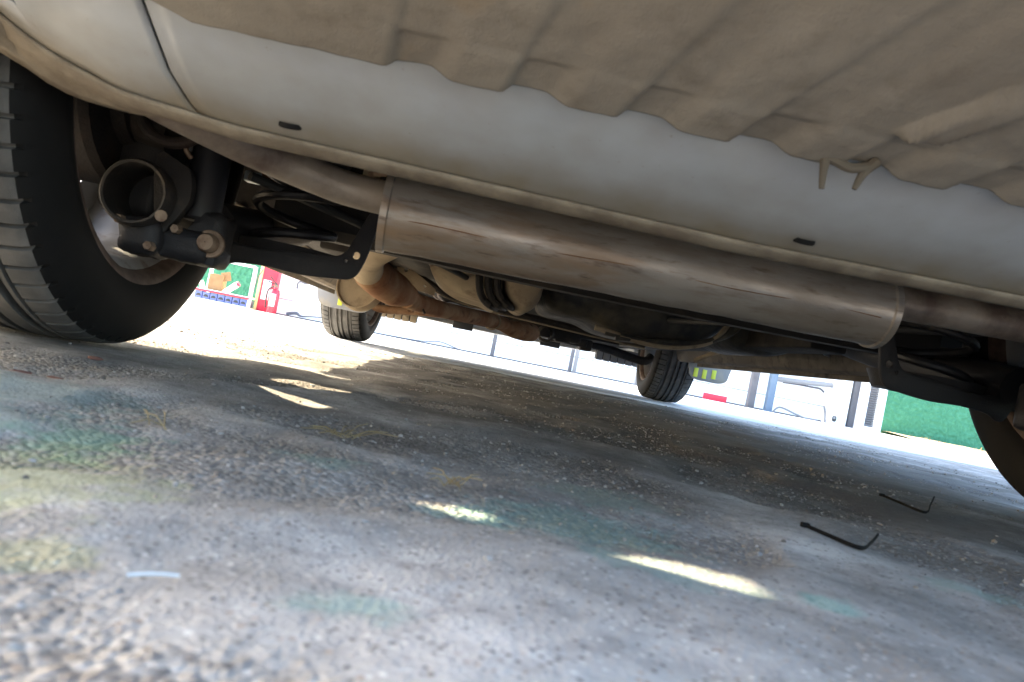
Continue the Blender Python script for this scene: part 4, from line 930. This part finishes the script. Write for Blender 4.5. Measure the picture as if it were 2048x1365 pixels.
def straw_tuft(px, py, n, L, label, m=m_straw):
    p = lie(px, py); V, Fc = [], []
    for i in range(n):
        a = random.uniform(0, 6.3); l_ = L * random.uniform(.5, 1.2); d = Vector((math.cos(a) * l_, math.sin(a) * l_, 0)); q = p + Vector((random.uniform(-.3, .3) * L, random.uniform(-.3, .3) * L, 0))
        q.z = float(gz(q.x, q.y)) + .001; e = q + d; e.z = float(gz(e.x, e.y)) + random.uniform(.001, .008); md = (q + e) / 2; md.z += .003
        addtube(V, Fc, [q, md, e], [.0004, .00045, .0003], 5)
    return tag(mesh('straw_tuft', V, Fc, m, None), label, 'straw', 'straw on the ground')
straw_tuft(690, 862, 16, .03, 'larger tuft of dry straw on the concrete')
straw_tuft(905, 968, 9, .018, 'small tuft of straw beside a lit sliver of ground')
straw_tuft(310, 853, 4, .03, 'few flat pale straws left of the larger tuft')
def shard(name, px, py, s, m, label, cat, k=(1, .6, .12), rz=0.0, tall=0):
    p = lie(px, py); bm = bmesh.new(); bmesh.ops.create_icosphere(bm, subdivisions=2, radius=1)
    for v in bm.verts: v.co *= 1 + random.uniform(-.14, .14)
    bm.transform(Matrix.Translation(p + Vector((0, 0, s * k[2] * .7))) @ Matrix.Rotation(rz, 4, 'Z') @ Matrix.Diagonal((s * k[0], s * k[1], s * k[2], 1))); return tag(bmobj(name, bm, m, None), label, cat)
shard('dry_leaf', 190, 722, .007, m_leafr, 'reddish dry leaf scrap near the rear left tyre', 'leaf', (1, .7, .25))
shard('dry_leaf', 42, 740, .008, m_leafr, 'long reddish leaf scrap beside the greenish ground stain', 'leaf', (1, .4, .2), .3)
shard('dry_leaf', 112, 752, .007, m_leafr, 'flat rust coloured leaf scrap on grey cement', 'leaf', (1, .4, .15), -.2)
shard('white_pebble', 972, 1136, .0018, m_st[3], 'pale pebble on smooth grey cement', 'pebble', (1, .8, .6))
shard('white_pebble', 726, 1052, .0022, m_st[3], 'flat whitish chip on bare grey cement', 'pebble', (1, .7, .35))
shard('white_pebble', 805, 988 + 0, .0012, m_st[3], 'tiny pale chip by a lit sliver of ground', 'pebble', (1, .8, .5))
a, b_ = lie(250, 1168), lie(355, 1174); V, Fc = [], []; addtube(V, Fc, spline([a + Vector((0, 0, .002)), a.lerp(b_, .5) + Vector((0, .0008, .0022)), b_ + Vector((0, 0, .002))], 6), .0003, 8, True, 1.5)
tag(mesh('plastic_strip', V, Fc, m_pale, None), 'thin pale plastic strip lying on gravelly concrete', 'strip')

# unseen wall added beside and behind the camera to shade the ground there
wl = empty('added_shade_wall', (-1.75, -6, 0)); tag(wl, 'plain grey rendered wall added out of view to shade the ground behind the parked car', 'wall')
m_rend = mat('added shade wall grey render', (.42, .42, .43), .85, layers=[((.33, .33, .34), 2, .4, .7)], bump=[(40, .002)])
box('added_shade_wall_body', (-1.95, -14, -.05), (-1.7, -.35, 1.75), m_rend, wl, .01); box('added_shade_wall_coping', (-2.0, -14.02, 1.75), (-1.65, -.33, 1.83), m_rend, wl, .01)

# unseen added panels that shape sunlight behind the rear wheels; inner wheel house walls
for s_ in (-1, 1):
    X_ = CX + s_ * .785
    XG = CX - .785
    def back(px, py):                           # where the sun ray that lands on a ground spot crosses the panel
        g_ = on(px, py, .004); k_ = (XG - g_.x) / sd.x; q = g_ + sd * k_; return (q.y, q.z)
    gaps = [[back(*p) for p in ((1206, 1093), (1262, 1091), (1440, 1124), (1482, 1148), (1498, 1184), (1420, 1166), (1290, 1126))], [back(*p) for p in ((795, 971), (860, 974), (940, 997), (950, 1006), (880, 998))]]  # openings shaped to the outlines of the sun patches
    th1 = np.linspace(math.radians(234), math.radians(126), 16); th2 = np.linspace(math.radians(126), math.radians(152), 6)
    plate('sun_mask_panel', [(.36, .46), (.36, .15), (.42, .10), (.62, .07)] + [(YR + .245 * math.cos(a), .29 + .245 * math.sin(a)) for a in th1] + [(YR + .40 * math.cos(a), .30 + .40 * math.sin(a)) for a in th2], .003, m_trim, car, gaps, 'YZ', X_)
    plate('wheel_house_wall', [(.44, .84), (.44, .36), (.62, .345), (1.28, .30), (1.30, .84)], .004, m_dark, car, (), 'YZ', CX + s_ * .468)

    plate('mud_or_sun_flap', smooth_closed([(CX + s_ * .594, .255), (CX + s_ * .594, .12), (CX + s_ * .615, .105), (CX + s_ * .76, .105), (CX + s_ * .782, .12), (CX + s_ * .782, .255)], 3), .004, m_trim, car, (), 'XZ', .562, bev=.001)  # unseen flap added to stop sun leaking past the rear tyre
    rot_obj('tube_shade_disc', [(.082, .0001), (.082, .0298)], (CX + s_ * .566, .80, .170), 'Y', m_side, car, 24)  # black disc added so the open tube end reads as deep shade
# small pale block and rusty unions over the left spring, brake lines along the floor
box('pale_block', at(490, 340, 1.12), at(515, 366, 1.12) + Vector((.004, .02, 0)), m_pale, car, .002)
for px, py, r in ((538, 352, .010), (552, 362, .008), (568, 366, .006), (584, 372, .007)):
    rot_obj('pipe_union', [(-.008, .0005), (-.008, r), (.012, r), (.012, .0005)], at(px, py, 1.13), 'Y', m_rust, car, 8)
for k_ in range(2):
    tube('brake_line', [(CX - .30 + .016 * k_, 1.34, .226), (CX - .29 + .016 * k_, 1.9, .226), (CX - .33 + .016 * k_, 2.5, .226), (CX - .30 + .016 * k_, 3.0, .222)], .004, m_bolt, car, 8, True, 6)
    tube('handbrake_cable', [(CX + (.12 if k_ else -.12), 2.4, .224), (CX + (.18 if k_ else -.18), 1.7, .215), (CX + (.33 if k_ else -.33), 1.15, .215), (CX + (.5 if k_ else -.5), .95, .235)], .006, m_trim, car, 8, True, 8)

# unseen panels added at the front of the rear wheels to block sun streaks
for s_ in (-1, 1):
    ta = np.linspace(math.radians(-38), math.radians(72), 14)
    plate('sun_mask_panel', [(YR + .25 * math.cos(a), .29 + .25 * math.sin(a)) for a in ta] + [(YR + .40 * math.cos(a), .30 + .40 * math.sin(a)) for a in reversed(ta) if a > -.2], .003, m_trim, car, (), 'YZ', CX + s_ * .785)
